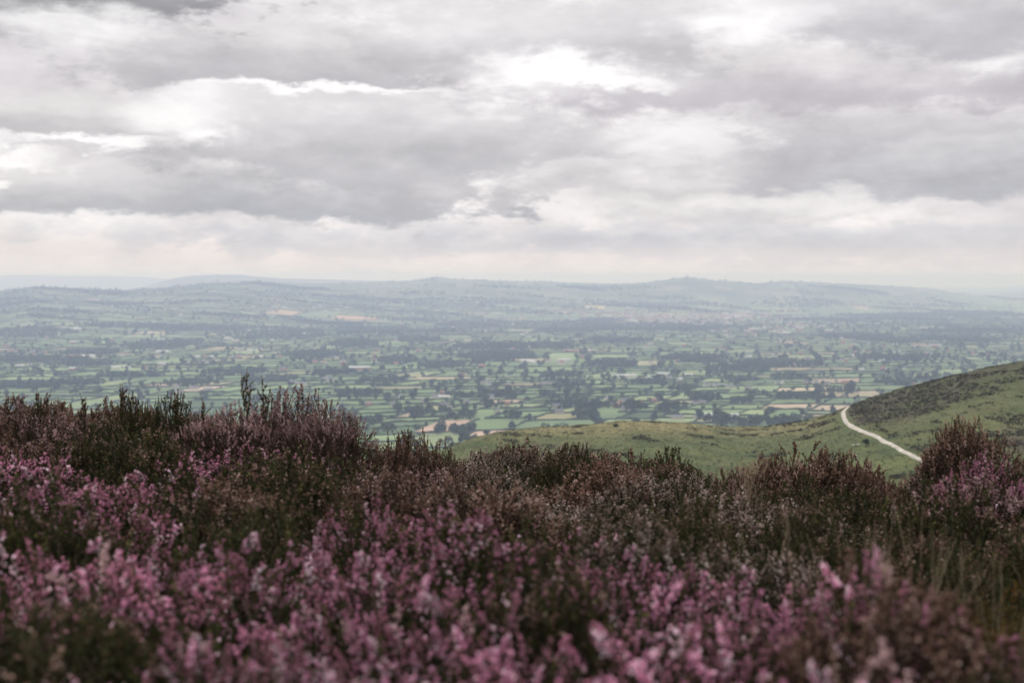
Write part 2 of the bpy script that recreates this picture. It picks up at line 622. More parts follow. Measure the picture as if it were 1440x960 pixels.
def sheet(name, rs, half, n, nc, hf, mat, attrf=None):
    azs = wrap(azimuths(half, n, nc))
    V, F, x, y = polar_sheet(rs, azs, hf)
    at = attrf(V) if attrf else None
    me = mesh_np(name, V, F, mat, attr=at, smooth=True)
    o = obj(name, me)
    tag(o, kind='structure')
    return o


# far vale and its uplands: one sheet from the foot of the hill to the horizon
rs = np.concatenate([np.geomspace(900, 16000, 210), np.geomspace(16300, 42000, 60)])
valley = sheet('valley', rs, R(24), 380, 60, lambda x, y: h_valley(x, y) - 3.0, M['valley'])


def hill_attr(V):
    x, y = V[:, 0], np.maximum(V[:, 1], 1.0)
    px, py = project(x, y, V[:, 2])
    n = fbm(x / 60.0, y / 60.0, 31, 3)
    right = np.clip((px - 1165 - (py - 577) * 1.52) / 25.0, 0, 1)        # uphill side of the track
    heath = 0.10 + 0.36 * right
    top = np.clip(1 - np.abs(py - (577 - (px - 1190) * 0.27) - 12) / 26.0, 0, 1) * np.clip((px - 1180) / 20, 0, 1) * np.clip((1420 - px) / 120, 0, 1)
    heath = heath + 0.30 * top - 0.22 * right * np.clip(1 - np.abs((py - 615) + (px - 1330) * 0.18) / 22, 0, 1)
    heath = heath + 0.25 * n
    straw = np.clip(1.15 - (py - 594) / 26.0, 0, 1) * np.clip((1185 - px) / 60, 0, 1) + 0.15 * right
    return {'heath': ('POINT', heath), 'straw': ('POINT', straw)}


hr = np.concatenate([np.linspace(38, 400, 60), np.linspace(403, 780, 190), np.geomspace(785, 1500, 40)])
hillside = sheet('hillside', hr, R(25), 420, 70, h_hill, M['hill'], hill_attr)

mr = np.concatenate([[0.02], np.geomspace(0.3, 42, 110)])
moor = sheet('moor', mr, R(40), 160, 60, h_moor, M['moor'])


# pale uplands beyond the vale, far away on the left
def mountain(name, tab, y0, depth, seed):
    us = np.linspace(tab[0][0], tab[-1][0], 160)
    vs = np.linspace(-1, 1, 24)
    U_, W_ = np.meshgrid(us, vs)
    y = y0 + W_ * depth
    x = (U_ - 720) / 2000.0 * y0
    top = -(interp(U_, tab) - EYE) / 2000.0 * y0
    z = HV - 8 + (top - HV + 8) * (1 - np.abs(W_) ** 1.6) * (1 + 0.10 * np.abs(W_) * fbm(x / 1500.0, y / 1500.0, seed, 3))
    V = np.stack([x.ravel(), y.ravel(), z.ravel()], 1)
    i = np.arange(U_.size).reshape(U_.shape)
    F = np.stack([i[:-1, :-1].ravel(), i[:-1, 1:].ravel(), i[1:, 1:].ravel(), i[1:, :-1].ravel()], 1)
    o = obj(name, mesh_np(name, V, F, M['far'], smooth=True))
    return tag(o, kind='structure')


mountain('far_mountain', [(-420, 420), (-300, 388), (-120, 388), (0, 386.4), (70, 386.8), (150, 388), (200, 389), (245, 393), (300, 396), (360, 420)], 24000, 2400, 41)
mountain('far_hill', [(120, 420), (200, 404), (245, 391), (270, 387.5), (305, 385.8), (340, 386.2), (365, 389), (400, 391.5), (470, 393), (520, 394.5), (700, 396), (760, 420)], 16500, 1300, 43)

# ------------------------------------------------------------------ fields of the vale
CROPS = [((0.142, 0.216, 0.078), 30), ((0.176, 0.250, 0.095), 24), ((0.115, 0.182, 0.068), 16), ((0.223, 0.277, 0.115), 12),
         ((0.270, 0.270, 0.128), 5), ((0.330, 0.281, 0.154), 2), ((0.385, 0.297, 0.198), 1), ((0.074, 0.128, 0.047), 5)]
CW = np.cumsum([c[1] for c in CROPS]) / sum(c[1] for c in CROPS)


def ground_at(px, py):
    """point of the vale seen in a direction"""
    a, b, c = ray(px, py)
    ys = np.geomspace(1500, 30000, 900)
    x, z = a / b * ys, c / b * ys
    g = h_valley(x, ys) - z
    k = np.argmax(g > 0)
    if g[k] <= 0:
        return None
    return float(x[k]), float(ys[k])


PALE = [(680, 602, (0.42, 0.29, 0.21)), (745, 607, (0.40, 0.29, 0.21)), (640, 600, (0.42, 0.30, 0.22)), (1120, 546, (0.40, 0.34, 0.22)),
        (1105, 571, (0.40, 0.32, 0.22)), (1160, 569, (0.36, 0.30, 0.2)), (1253, 493, (0.36, 0.30, 0.18)), (1390, 462, (0.42, 0.33, 0.2)), (1317, 460, (0.40, 0.33, 0.2)),
        (633, 463, (0.42, 0.31, 0.18)), (523, 449, (0.42, 0.27, 0.18)), (505, 450, (0.40, 0.27, 0.18)), (630, 481, (0.40, 0.32, 0.19)), (733, 448, (0.36, 0.28, 0.18)),
        (847, 432, (0.38, 0.33, 0.16)), (413, 439, (0.40, 0.30, 0.2)), (210, 467, (0.36, 0.30, 0.2)), (300, 489, (0.38, 0.32, 0.18)),
        (90, 491, (0.36, 0.32, 0.2)), (8, 492, (0.40, 0.30, 0.22)), (690, 568, (0.36, 0.28, 0.19)), (300, 550, (0.36, 0.29, 0.22)), (215, 543, (0.38, 0.29, 0.22)),
        (790, 590, (0.24, 0.23, 0.1)), (520, 592, (0.20, 0.22, 0.09)), (560, 586, (0.34, 0.27, 0.18)), (340, 503, (0.34, 0.29, 0.17)), (1300, 525, (0.20, 0.23, 0.1))]
PALE_PTS = []
for px, py, c in PALE:
    g = ground_at(px, py)
    if g: PALE_PTS.append((g[0], g[1], c))


def warp_xy(x, y):
    wx = x + 300 * fbm(x / 1700.0, y / 1700.0, 51, 2) + 0.20 * (y - 6000)
    wy = y + 330 * fbm(x / 1500.0, y / 1700.0, 57, 2) + 0.14 * x
    return wx, wy


leaves = []


def split(x0, y0, x1, y1):
    w_, h_ = x1 - x0, y1 - y0
    cx, cyy = warp_xy(np.array([(x0 + x1) / 2]), np.array([(y0 + y1) / 2]))
    cx, cyy = float(cx[0]), float(cyy[0])
    big = max(w_, h_) * 0.75
    if cyy + big < 1900 or cyy - big > 16500 or abs(cx) - big > 0.43 * max(cyy, 500) + 250:
        return
    kind = float(vnoise(np.array([cx / 1300.0 + 9]), np.array([cyy / 1500.0]), 83)[0])
    big_ = float(vnoise(np.array([cx / 900.0]), np.array([cyy / 1100.0 + 5]), 87)[0])
    dist = max(cyy, 2000)
    target = 13500 + 2.2 * max(0, dist - 3500)
    if w_ * h_ < target * random.uniform(0.7, 1.6) * (0.5 + 1.6 * big_) or max(w_, h_) < 90:
        leaves.append((x0, y0, x1, y1))
        return
    r = random.uniform(0.36, 0.64)
    if w_ * random.uniform(0.6, 1.6) > h_ * (0.35 + 1.5 * kind):
        split(x0, y0, x0 + w_ * r, y1); split(x0 + w_ * r, y0, x1, y1)
    else:
        split(x0, y0, x1, y0 + h_ * r); split(x0, y0 + h_ * r, x1, y1)


split(-9000, 1200, 9000, 18500)
SIL = [(-200, 560), (0, 560), (150, 555), (300, 550), (500, 600), (620, 622), (700, 612), (760, 606), (880, 594), (1030, 604), (1130, 595), (1190, 577),
       (1300, 541), (1440, 509), (1700, 470)]


def visible(px, py, margin=0):
    return (px > -12) & (px < 1452) & (py < np.interp(px, *np.array(SIL, float).T) - margin)


fields = []
for (x0, y0, x1, y1) in leaves:
    cx, cyy = warp_xy(np.array([(x0 + x1) / 2]), np.array([(y0 + y1) / 2]))
    crop = CROPS[int(np.searchsorted(CW, random.random()))][0]
    v = random.uniform(0.86, 1.16)
    # crops greyed on the uplands and far off, haze put into their colour
    up = float(np.clip((h_valley(cx, cyy)[0] - HV) / 110.0, 0, 1))
    sat = (.90 if cyy < 4800 else .86) - .36 * up
    if crop[0] > .26 and up > .4 and random.random() < .6: crop = CROPS[0][0]
    crop = tuple((c * sat + (1 - sat) * sum(crop) / 3) * v * .9 * (1 - .14 * up) for c in crop)
    fields.append(dict(r=(x0, y0, x1, y1), c=(float(cx[0]), float(cyy[0])), crop=crop, pale=sum(crop[:1]) > 0.27))
FC = np.array([f['c'] for f in fields])
for x, y, c in PALE_PTS:
    k = int(np.argmin((FC[:, 0] - x) ** 2 + ((FC[:, 1] - y) * 1.3) ** 2))
    fields[k]['crop'] = c
    fields[k]['pale'] = True
NG = 5
gu, gv = np.meshgrid(np.linspace(0, 1, NG), np.linspace(0, 1, NG))
gi = np.arange(NG * NG).reshape(NG, NG)
GF = np.stack([gi[:-1, :-1].ravel(), gi[:-1, 1:].ravel(), gi[1:, 1:].ravel(), gi[1:, :-1].ravel()], 1)
pcx, pcy = project(FC[:, 0], FC[:, 1], h_valley(FC[:, 0], FC[:, 1]))
size = np.array([(f['r'][2] - f['r'][0]) * (f['r'][3] - f['r'][1]) for f in fields]) / FC[:, 1] ** 3
vis = visible(pcx, pcy)
near_f = set(int(k) for k in np.argsort(np.where(vis, -size, 0))[:290])
FV, FF, FCr = [], [], []
farm = None
hedge_edges = []
near_parts = []
for k, f in enumerate(fields):
    x0, y0, x1, y1 = f['r']
    X, Y = warp_xy(x0 + gu.ravel() * (x1 - x0), y0 + gv.ravel() * (y1 - y0))
    Z = h_valley(X, Y) - 0.6
    V = np.stack([X, Y, Z], 1)
    if k in near_f:
        near_parts.append((V, f))
    else:
        FF.append(GF + len(FV) * NG * NG)
        FV.append(V)
        FCr.append(np.tile(np.array(f['crop']), (NG * NG, 1)))
    hedge_edges.append(((x0, y0), (x1, y0), f['c']))
    hedge_edges.append(((x0, y0), (x0, y1), f['c']))
farm = obj('farmland', mesh_np('farmland', np.concatenate(FV), np.concatenate(FF), M['farm'], attr={'crop': ('POINT', np.concatenate(FCr))}, smooth=True))
tag(farm, kind='structure')
for V, f in near_parts:
    o = obj('field', mesh_np('field', V, GF, M['farm'], attr={'crop': ('POINT', np.tile(np.array(f['crop']), (NG * NG, 1)))}, smooth=True), farm)
    if f['pale']:
        o['label'] = 'pale straw coloured field of cut crop'

# ------------------------------------------------------------------ trees
def rand_dirs(n, g):
    d = g.normal(size=(n, 3))
    return d / np.linalg.norm(d, axis=1, keepdims=True)


def leaf_quads(C, S, g, flat=0.0):
    """a bent leaf-clump face at every centre C, size S"""
    n = len(C)
    nrm = rand_dirs(n, g)
    nrm[:, 2] = np.abs(nrm[:, 2]) + flat
    nrm /= np.linalg.norm(nrm, axis=1, keepdims=True)
    a = np.cross(nrm, rand_dirs(n, g))
    a /= np.linalg.norm(a, axis=1, keepdims=True)
    b = np.cross(nrm, a)
    S = np.asarray(S).reshape(-1, 1)
    e = S * (0.6 + 0.4 * g.random((n, 1)))
    V = np.stack([C - a * S, C - b * e, C + a * S * 0.9, C + b * e], 1)
    V[:, 1] += nrm * S * 0.25
    V[:, 3] += nrm * S * 0.2
    return V.reshape(-1, 3), np.arange(4 * n).reshape(n, 4)


def crown_points(n, g, w, h, lobes):
    """centres spread through a crown of several uneven lobes, thicker near their skins"""
    L = []
    for k in range(lobes):
        a = g.uniform(0, 2 * math.pi)
        rr = g.uniform(0.1, 0.62) * w * 0.5
        zz = g.uniform(0.30, 0.80) * h
        L.append((rr * math.cos(a), rr * math.sin(a), zz, g.uniform(0.22, 0.36) * w))
    L.append((0, 0, 0.70 * h, 0.33 * w))
    L = np.array(L)
    pick = g.integers(0, len(L), n)
    d = rand_dirs(n, g)
    rad = L[pick, 3] * (0.55 + 0.5 * g.random(n))
    C = L[pick, :3] + d * rad[:, None] * np.array([1, 1, 0.78])
    C[:, 2] = np.maximum(C[:, 2], 0.10 * h)
    return C


def tube(P, r, sides=3):
    P = np.asarray(P, float)
    n = len(P)
    r = np.broadcast_to(np.asarray(r, float), (n,))
    T = np.gradient(P, axis=0)
    T /= np.linalg.norm(T, axis=1, keepdims=True) + 1e-12
    ref = np.array([0.31, 0.95, 0.05])
    A = np.cross(T, ref)
    A /= np.linalg.norm(A, axis=1, keepdims=True) + 1e-12
    B = np.cross(T, A)
    ang = np.arange(sides) * 2 * math.pi / sides
    V = P[:, None, :] + r[:, None, None] * (np.cos(ang)[None, :, None] * A[:, None] + np.sin(ang)[None, :, None] * B[:, None])
    i = np.arange(n * sides).reshape(n, sides)
    j = np.roll(i, -1, axis=1)
    F = np.stack([i[:-1].ravel(), j[:-1].ravel(), j[1:].ravel(), i[1:].ravel()], 1)
    return V.reshape(-1, 3), F


class Acc:
    def __init__(self):
        self.V, self.F, self.T, self.n = [], [], [], 0

    def add(self, V, F, tint=None):
        self.V.append(V)
        self.F.append(np.asarray(F) + self.n)
        if tint is not None:
            self.T.append(np.broadcast_to(np.asarray(tint, float), (len(V),)))
        self.n += len(V)

    def mesh(self, name, mat, smooth=False):
        V = np.concatenate(self.V)
        q = [f for f in self.F if f.shape[1] == 4]
        t = [f for f in self.F if f.shape[1] == 3]
        Fs = ([np.concatenate(q)] if q else []) + ([np.concatenate(t)] if t else [])
        at = {'tint': ('POINT', np.concatenate(self.T))} if self.T else None
        return mesh_np(name, V, Fs, mat, attr=at, smooth=smooth)


TREES = []
for k in range(7):
    g = np.random.default_rng(100 + k)
    w_, h_ = [(16, 15), (13, 16), (18, 14), (11, 13), (15, 18), (20, 16), (9, 11)][k]
    C = crown_points(240, g, w_, h_, 7)
    V, F = leaf_quads(C, g.uniform(0.7, 1.5, 240), g)
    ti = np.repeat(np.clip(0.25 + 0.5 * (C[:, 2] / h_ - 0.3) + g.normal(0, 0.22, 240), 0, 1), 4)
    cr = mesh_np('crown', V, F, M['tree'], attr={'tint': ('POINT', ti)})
    a = Acc()
    V, F = tube([(0, 0, -0.5), (0.1, 0, h_ * 0.2), (0, 0.2, h_ * 0.6)], [0.55, 0.42, 0.12], 6)
    a.add(V, F)
    for q in range(4):
        an = q * 1.6 + g.uniform(0, .6)
        V, F = tube([(0, 0, h_ * 0.22), (math.cos(an) * w_ * .16, math.sin(an) * w_ * .16, h_ * .42), (math.cos(an) * w_ * .3, math.sin(an) * w_ * .3, h_ * .58)], [0.26, 0.18, 0.05], 4)
        a.add(V, F)
    TREES.append((cr, a.mesh('trunk', M['bark'])))

tree_pos = []      # x, y, scale
for e in hedge_edges:
    (xa, ya), (xb, yb), c = e
    L = math.hypot(xb - xa, yb - ya)
    d = c[1]
    dens = 1 / (60.0 if d < 5000 else (90.0 if d < 9000 else 210.0))
    bush = float(vnoise(np.array([c[0] / 700.0]), np.array([c[1] / 700.0]), 71)[0])
    n = rng.poisson(L * dens * (0.35 + 1.4 * bush))
    if n == 0: continue
    cl = rng.random()
    t = rng.random(n) if cl < 0.6 else np.clip(rng.random() + rng.normal(0, 0.12, n), 0, 1)
    X, Y = warp_xy(xa + t * (xb - xa), ya + t * (yb - ya))
    X = X + rng.normal(0, 3, n); Y = Y + rng.normal(0, 4, n)
    for x, y in zip(X, Y):
        tree_pos.append((x, y, float(np.clip(rng.lognormal(-0.2, 0.42), 0.32, 1.5)), 'hedge'))

WOODS = [(1075, 597, 60, 8), (1010, 592, 20, 5), (1135, 561, 32, 5), (1100, 560, 20, 3), (990, 562, 22, 7), (600, 581, 26, 5), (645, 588, 18, 7), (825, 586, 22, 10),
         (812, 572, 26, 8), (1045, 566, 14, 5), (508, 556, 26, 7), (505, 594, 24, 7), (640, 608, 24, 8), (535, 606, 16, 6), (880, 573, 30, 6), (940, 575, 14, 5),
         (1180, 552, 26, 4), (1260, 540, 26, 5), (1300, 533, 14, 3), (720, 588, 12, 6), (690, 572, 10, 5),
         (660, 558, 32, 4), (700, 555, 22, 4), (740, 487, 62, 5), (680, 489, 34, 4), (870, 480, 40, 4), (860, 513, 32, 6), (980, 506, 42, 7), (1090, 513, 54, 6), (1030, 519, 34, 4),
         (1240, 478, 38, 7), (1190, 475, 32, 4), (1260, 505, 46, 4), (545, 536, 24, 4), (700, 502, 44, 8), (500, 484, 30, 7), (590, 478, 30, 5), (1340, 478, 44, 5),
         (200, 458, 44, 3), (280, 462, 66, 5), (385, 472, 60, 7), (45, 468, 48, 9), (225, 486, 40, 8), (130, 497, 34, 4), (60, 507, 50, 4), (125, 513, 34, 3),
         (155, 428, 34, 3), (265, 541, 34, 4), (100, 541, 40, 5), (380, 536, 36, 5), (20, 545, 40, 6), (440, 500, 34, 5), (330, 525, 40, 4), (185, 530, 36, 4),
         (560, 449, 46, 3), (755, 440, 36, 3), (900, 431, 66, 4), (1010, 431, 50, 3), (1380, 443, 60, 3), (1250, 445, 60, 3), (1150, 450, 50, 2.5), (450, 428, 60, 2),
         (640, 425, 70, 2), (300, 425, 50, 2.5), (770, 420, 60, 2), (1130, 425, 60, 2), (1300, 430, 60, 2), (90, 440, 40, 3), (330, 445, 40, 2.5),
         (780, 530, 24, 4), (800, 545, 22, 4), (910, 540, 20, 4), (960, 548, 16, 4), (1040, 535, 26, 3), (1110, 532, 22, 3), (560, 508, 26, 5), (620, 515, 26, 5), (470, 525, 26, 4)]
for k in range(80):
    WOODS.append((random.uniform(-30, 1460), random.uniform(404, 470), random.uniform(14, 60), random.uniform(1.0, 2.6)))
for px, py, rx, ry in WOODS:
    ry *= 0.5 if py > 525 else 0.75
    rx *= 1.15
    c0 = ground_at(px, py)
    if c0 is None: continue
    d = c0[1]
    wx = rx / 2000.0 * d
    p1, p2 = ground_at(px, py - ry), ground_at(px, py + ry)
    if p1 is None or p2 is None: continue
    y1, y2 = p1[1], p2[1]
    if abs(y1 - y2) > 0.25 * d: y1 = y2 + 0.25 * d
    sp = 14 if d < 5000 else (20 if d < 9000 else 26)
    n = int(min(420, math.pi * wx * abs(y1 - y2) / 2 / sp ** 2))
    aa, rr = rng.uniform(0, 2 * math.pi, n), np.sqrt(rng.random(n))
    kx = 1 + 0.35 * fbm(np.cos(aa) * 2 + px, np.sin(aa) * 2 + py, 77, 3)
    X = c0[0] + np.cos(aa) * rr * wx * kx
    Y = (y1 + y2) / 2 + np.sin(aa) * rr * (y1 - y2) / 2 * kx
    for x, y in zip(X, Y):
        tree_pos.append((x, y, float(np.clip(rng.normal(0.95, 0.18) * (1 if d < 9000 else 1.25), 0.45, 1.6)), 'wood'))

TP = np.array([t[:3] for t in tree_pos])
wood_flag = np.array([t[3] == 'wood' for t in tree_pos])
tz = h_valley(TP[:, 0], TP[:, 1]) - 0.7
tpx, tpy = project(TP[:, 0], TP[:, 1], tz + 12)
okv = visible(tpx, tpy, 2)
inview = (tpx > -160) & (tpx < 1600) & (TP[:, 1] > 2100) & (TP[:, 1] < 16500)
score = np.where(okv & (TP[:, 1] > 2100), TP[:, 2] / TP[:, 1], 0)
top = set(int(i) for i in np.argsort(-score)[:295])
labels = []


VILL = [  # px, py, spread x, spread y (world m), count, kinds, label place
    (608, 560, 40, 30, 3, ['pale-roofed barn', 'white house'], 'at the farm left of centre'),
    (632, 553, 25, 20, 2, ['brick house', 'white house'], 'among trees behind the left centre farm'),
    (513, 572, 90, 60, 6, ['brick house', 'stone house'], 'in the hamlet just above the heather'),
    (797, 510, 120, 60, 5, ['long pale shed', 'pale-roofed barn'], 'at the pale sheds in mid vale'),
    (860, 568, 180, 70, 22, ['stone house', 'brick house', 'white house'], 'in the wooded village in mid vale'),
    (913, 532, 90, 50, 4, ['long pale shed', 'pale-roofed barn'], 'at the big pale sheds right of centre'),
    (950, 531, 60, 40, 3, ['pale-roofed barn', 'white house'], 'beside the pale sheds right of centre'),
    (985, 587, 45, 25, 4, ['pale-roofed barn', 'grey-roofed barn'], 'in the farmyard beyond the grassy mound'),
    (1003, 585, 20, 20, 2, ['pale-roofed barn'], 'near the wood behind the mound'),
    (1035, 544, 60, 40, 4, ['white house', 'grey-roofed barn'], 'by the hedges left of the pale field'),
    (1147, 508, 190, 60, 14, ['white house', 'brick house', 'stone house'], 'in the long village on the right'),
    (1190, 502, 70, 40, 6, ['white house', 'pale-roofed barn'], 'at the right end of the long village'),
    (1193, 538, 120, 50, 12, ['brick house', 'white house', 'stone house'], 'in the pinkish hamlet above the track'),
    (1343, 497, 240, 60, 16, ['brick house', 'white house'], 'in the village above the right hill'),
    (1047, 502, 50, 30, 3, ['white house', 'pale-roofed barn'], 'at the lone white farm right of centre'),
    (155, 518, 30, 25, 3, ['pale-roofed barn', 'white house'], 'at the white farm on the left'),
    (45, 495, 160, 60, 12, ['white house', 'stone house', 'brick house'], 'in the hillside village far left'),
    (368, 503, 200, 50, 14, ['white house', 'pale-roofed barn', 'brick house'], 'in the strung-out village left of centre'),
    (285, 511, 60, 40, 4, ['pale-roofed barn', 'white house'], 'at the pale farm on the left slope'),
    (293, 548, 70, 40, 5, ['stone house', 'grey-roofed barn'], 'in the hamlet over the left heather'),
    (700, 540, 60, 40, 4, ['white house', 'grey-roofed barn'], 'at the farm in the central fields'),
    (440, 537, 60, 40, 4, ['white house', 'grey-roofed barn'], 'at the farm over the heather bush'),
    (1225, 520, 60, 40, 4, ['pale-roofed barn', 'white house'], 'at the farm left of the right hill'),
    (560, 478, 120, 50, 6, ['white house', 'stone house'], 'in the hamlet under the orange fields'),
    (740, 580, 40, 25, 2, ['stone house', 'grey-roofed barn'], 'at the small farm above the stubble field'),
    (20, 515, 60, 40, 3, ['white house', 'pale-roofed barn'], 'at the farm by the left edge'),
]
def land_mark(px, py):
    """where in the vale something stands, by what one can find near it"""
    marks = [((680, 603), 'beside the pinkish stubble field'), ((1075, 598), 'in the wood behind the grassy shoulder'), ((980, 586), 'near the white barns'),
             ((860, 570), 'around the village in mid vale'), ((1120, 560), 'by the long pale field on the right'), ((600, 580), 'left of the pinkish stubble field'),
             ((505, 592), 'just over the heather at centre left'), ((608, 560), 'by the white farm left of centre'), ((790, 590), 'beyond the left end of the grassy shoulder'),
             ((1240, 545), 'above the stone track'), ((940, 590), 'right above the top of the grassy mound')]
    marks += [((v[0], v[1]), v[6]) for v in VILL]
    return min(marks, key=lambda m_: (m_[0][0] - px) ** 2 + 6 * (m_[0][1] - py) ** 2)[1]


for i in top:
    x, y, s = TP[i]
    k = int(rng.integers(0, 7))
    t = empty('tree', (x, y, tz[i]), rng.uniform(0, 6.28), float(s) * 0.95)
    c = obj('crown', TREES[k][0], t)
    b = obj('trunk', TREES[k][1], t)
    form = 'dark green woodland tree ' if wood_flag[i] else ['broad round-headed green tree ', 'tall green hedgerow tree ', 'broad low spreading green tree ', 'small round green tree ', 'tall full-crowned dark tree ', 'very broad dark green tree ', 'little bushy green tree '][k]
    tag(t, None, 'tree', 'trees standing in the vale')
    labels.append((t, form + land_mark(tpx[i], tpy[i]), tpx[i]))
order_labels(labels, 16)

rest = np.array([i for i in range(len(TP)) if i not in top and inview[i]])
AV, AF, AT, nn = [], [], [], 0
g = np.random.default_rng(5)
for (lo, hi, nq, qs) in [(0, 3600, 60, 2.1), (3600, 6000, 34, 2.7), (6000, 9500, 16, 3.4), (9500, 20000, 9, 4.0)]:
    idx = rest[(TP[rest, 1] >= lo) & (TP[rest, 1] < hi)]
    if len(idx) == 0: continue
    N = len(idx)
    C0 = crown_points(nq, g, 14, 14, 5)
    ang = g.uniform(0, 6.28, N)
    st = TP[idx, 2]
    base = np.stack([C0] * 1, 0)
    # per-tree random crown: shuffled lobes come from several templates
    temps = np.stack([crown_points(nq, g, 14 * g.uniform(.7, 1.25), 14 * g.uniform(.8, 1.2), 5) for _ in range(24)])
    tk = g.integers(0, 24, N)
    C = temps[tk] * st[:, None, None]
    ca, sa = np.cos(ang)[:, None], np.sin(ang)[:, None]
    C = np.stack([C[..., 0] * ca - C[..., 1] * sa, C[..., 0] * sa + C[..., 1] * ca, C[..., 2]], -1)
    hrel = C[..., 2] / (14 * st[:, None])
    C = C + np.stack([TP[idx, 0], TP[idx, 1], tz[idx]], 1)[:, None, :]
    V, F = leaf_quads(C.reshape(-1, 3), (np.repeat(st, nq) * qs * g.uniform(.7, 1.2, N * nq)), g)
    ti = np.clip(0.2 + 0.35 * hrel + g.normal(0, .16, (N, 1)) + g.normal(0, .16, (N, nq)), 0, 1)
    AV.append(V); AF.append(F + nn); AT.append(np.repeat(ti.ravel(), 4)); nn += len(V)
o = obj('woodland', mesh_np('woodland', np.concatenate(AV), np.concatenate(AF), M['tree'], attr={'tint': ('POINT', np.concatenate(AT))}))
tag(o, 'countless small trees of the woods and hedgerows far across the vale', 'woodland', kind='stuff')
print('trees', len(TP), 'rest', len(rest), 'tree tris', sum(len(f) for f in AF) * 2, 'fields', len(fields))

# ------------------------------------------------------------------ hedges
he = []
for (a, b, c) in hedge_edges:
    L = math.hypot(b[0] - a[0], b[1] - a[1])
    if c[1] > 10500 or L < 25: continue
    if random.random() < 0.10: continue
    px, py = project(c[0], c[1], float(HV))
    he.append((a, b, c, px, py, L))


def hedge_mesh(a, b, seed, step):
    g = np.random.default_rng(seed)
    L = math.hypot(b[0] - a[0], b[1] - a[1])
    n = max(3, int(L / step))
    t = np.linspace(0, 1, n + 1)
    X, Y = warp_xy(a[0] + t * (b[0] - a[0]), a[1] + t * (b[1] - a[1]))
    Z = h_valley(X, Y) - 0.9
    T = np.stack([np.gradient(X), np.gradient(Y)], 1)
    T /= np.linalg.norm(T, axis=1, keepdims=True)
    N = np.stack([-T[:, 1], T[:, 0]], 1)
    w = 1.5 + 0.8 * g.random(n + 1)
    hh = 2.6 + 2.2 * g.random(n + 1) ** 2
    rows = []
    for (s, k) in ((-1, 0), (-0.75, 0.8), (0.1, 1.0), (0.8, 0.75), (1, 0)):
        rows.append(np.stack([X + N[:, 0] * w * s, Y + N[:, 1] * w * s, Z + hh * k * (1 + 0.15 * g.normal(size=n + 1))], 1))
    V = np.stack(rows, 1).reshape(-1, 3)
    i = np.arange((n + 1) * 5).reshape(n + 1, 5)
    F = np.stack([i[:-1, :-1].ravel(), i[:-1, 1:].ravel(), i[1:, 1:].ravel(), i[1:, :-1].ravel()], 1)
    return V, F, np.repeat(np.clip(g.normal(.4, .25, n + 1), 0, 1), 5)


sc_ = np.array([float(h[5] / h[2][1]) if bool(visible(h[3], h[4], 4)) and h[2][1] > 2100 else 0 for h in he])
htop = set(int(i) for i in np.argsort(-sc_)[:280])
labels = []
ha = Acc()
for i, (a, b, c, px, py, L) in enumerate(he):
    V, F, T = hedge_mesh(a, b, i, 11 if c[1] < 5000 else 22)
    if i in htop and sc_[i] > 0:
        mid = V.mean(0)
        o = obj('hedge', mesh_np('hedge', V - mid, F, M['hedge'], attr={'tint': ('POINT', T)}))
        o.location = mid
        tag(o, None, 'hedge', 'hedges between the fields of the vale')
        labels.append((o, ('long ' if L > 170 else 'short ') + ('dark hedge across view ' if abs(b[0] - a[0]) > abs(b[1] - a[1]) else 'dark lengthwise hedge ') + land_mark(px, py), px))
    else:
        ha.add(V, F, T)
order_labels(labels, 16)
o = obj('hedgerow', ha.mesh('hedgerow', M['hedge']))
tag(o, 'thin dark hedgerow network dividing the distant fields', 'hedgerow', kind='stuff')


# ------------------------------------------------------------------ houses, barns and the far town
def box_faces(o=0):
    return np.array([(0, 3, 2, 1), (4, 5, 6, 7), (0, 1, 5, 4), (1, 2, 6, 5), (2, 3, 7, 6), (3, 0, 4, 7)]) + o


def box(x0, x1, y0, y1, z0, z1):
    return np.array([(x0, y0, z0), (x1, y0, z0), (x1, y1, z0), (x0, y1, z0), (x0, y0, z1), (x1, y0, z1), (x1, y1, z1), (x0, y1, z1)], float)


def gable_wall(l, w, h, rise):
    V = np.array([(-l, -w, -1), (l, -w, -1), (l, w, -1), (-l, w, -1), (-l, -w, h), (l, -w, h), (l, w, h), (-l, w, h), (-l, 0, h + rise), (l, 0, h + rise)], float)
    Q = np.array([(0, 1, 5, 4), (2, 3, 7, 6), (1, 2, 6, 5), (3, 0, 4, 7)])
    T = np.array([(5, 6, 9), (7, 4, 8)])
    return V, [Q, T]


def gable_roof(l, w, h, rise, ov=0.4, th=0.3):
    s = rise / w
    a = []
    for z in (0.03, th):
        a += [(-l - ov, -w - ov, h - ov * s + z), (l + ov, -w - ov, h - ov * s + z), (l + ov, 0, h + rise + z), (-l - ov, 0, h + rise + z),
              (-l - ov, w + ov, h - ov * s + z), (l + ov, w + ov, h - ov * s + z)]
    V = np.array(a, float)
    F = [(6, 7, 8, 9), (9, 8, 11, 10), (1, 0, 3, 2), (2, 3, 4, 5), (0, 1, 7, 6), (5, 4, 10, 11), (1, 2, 8, 7), (2, 5, 11, 8), (0, 6, 9, 3), (3, 9, 10, 4)]
    return V, np.array(F)


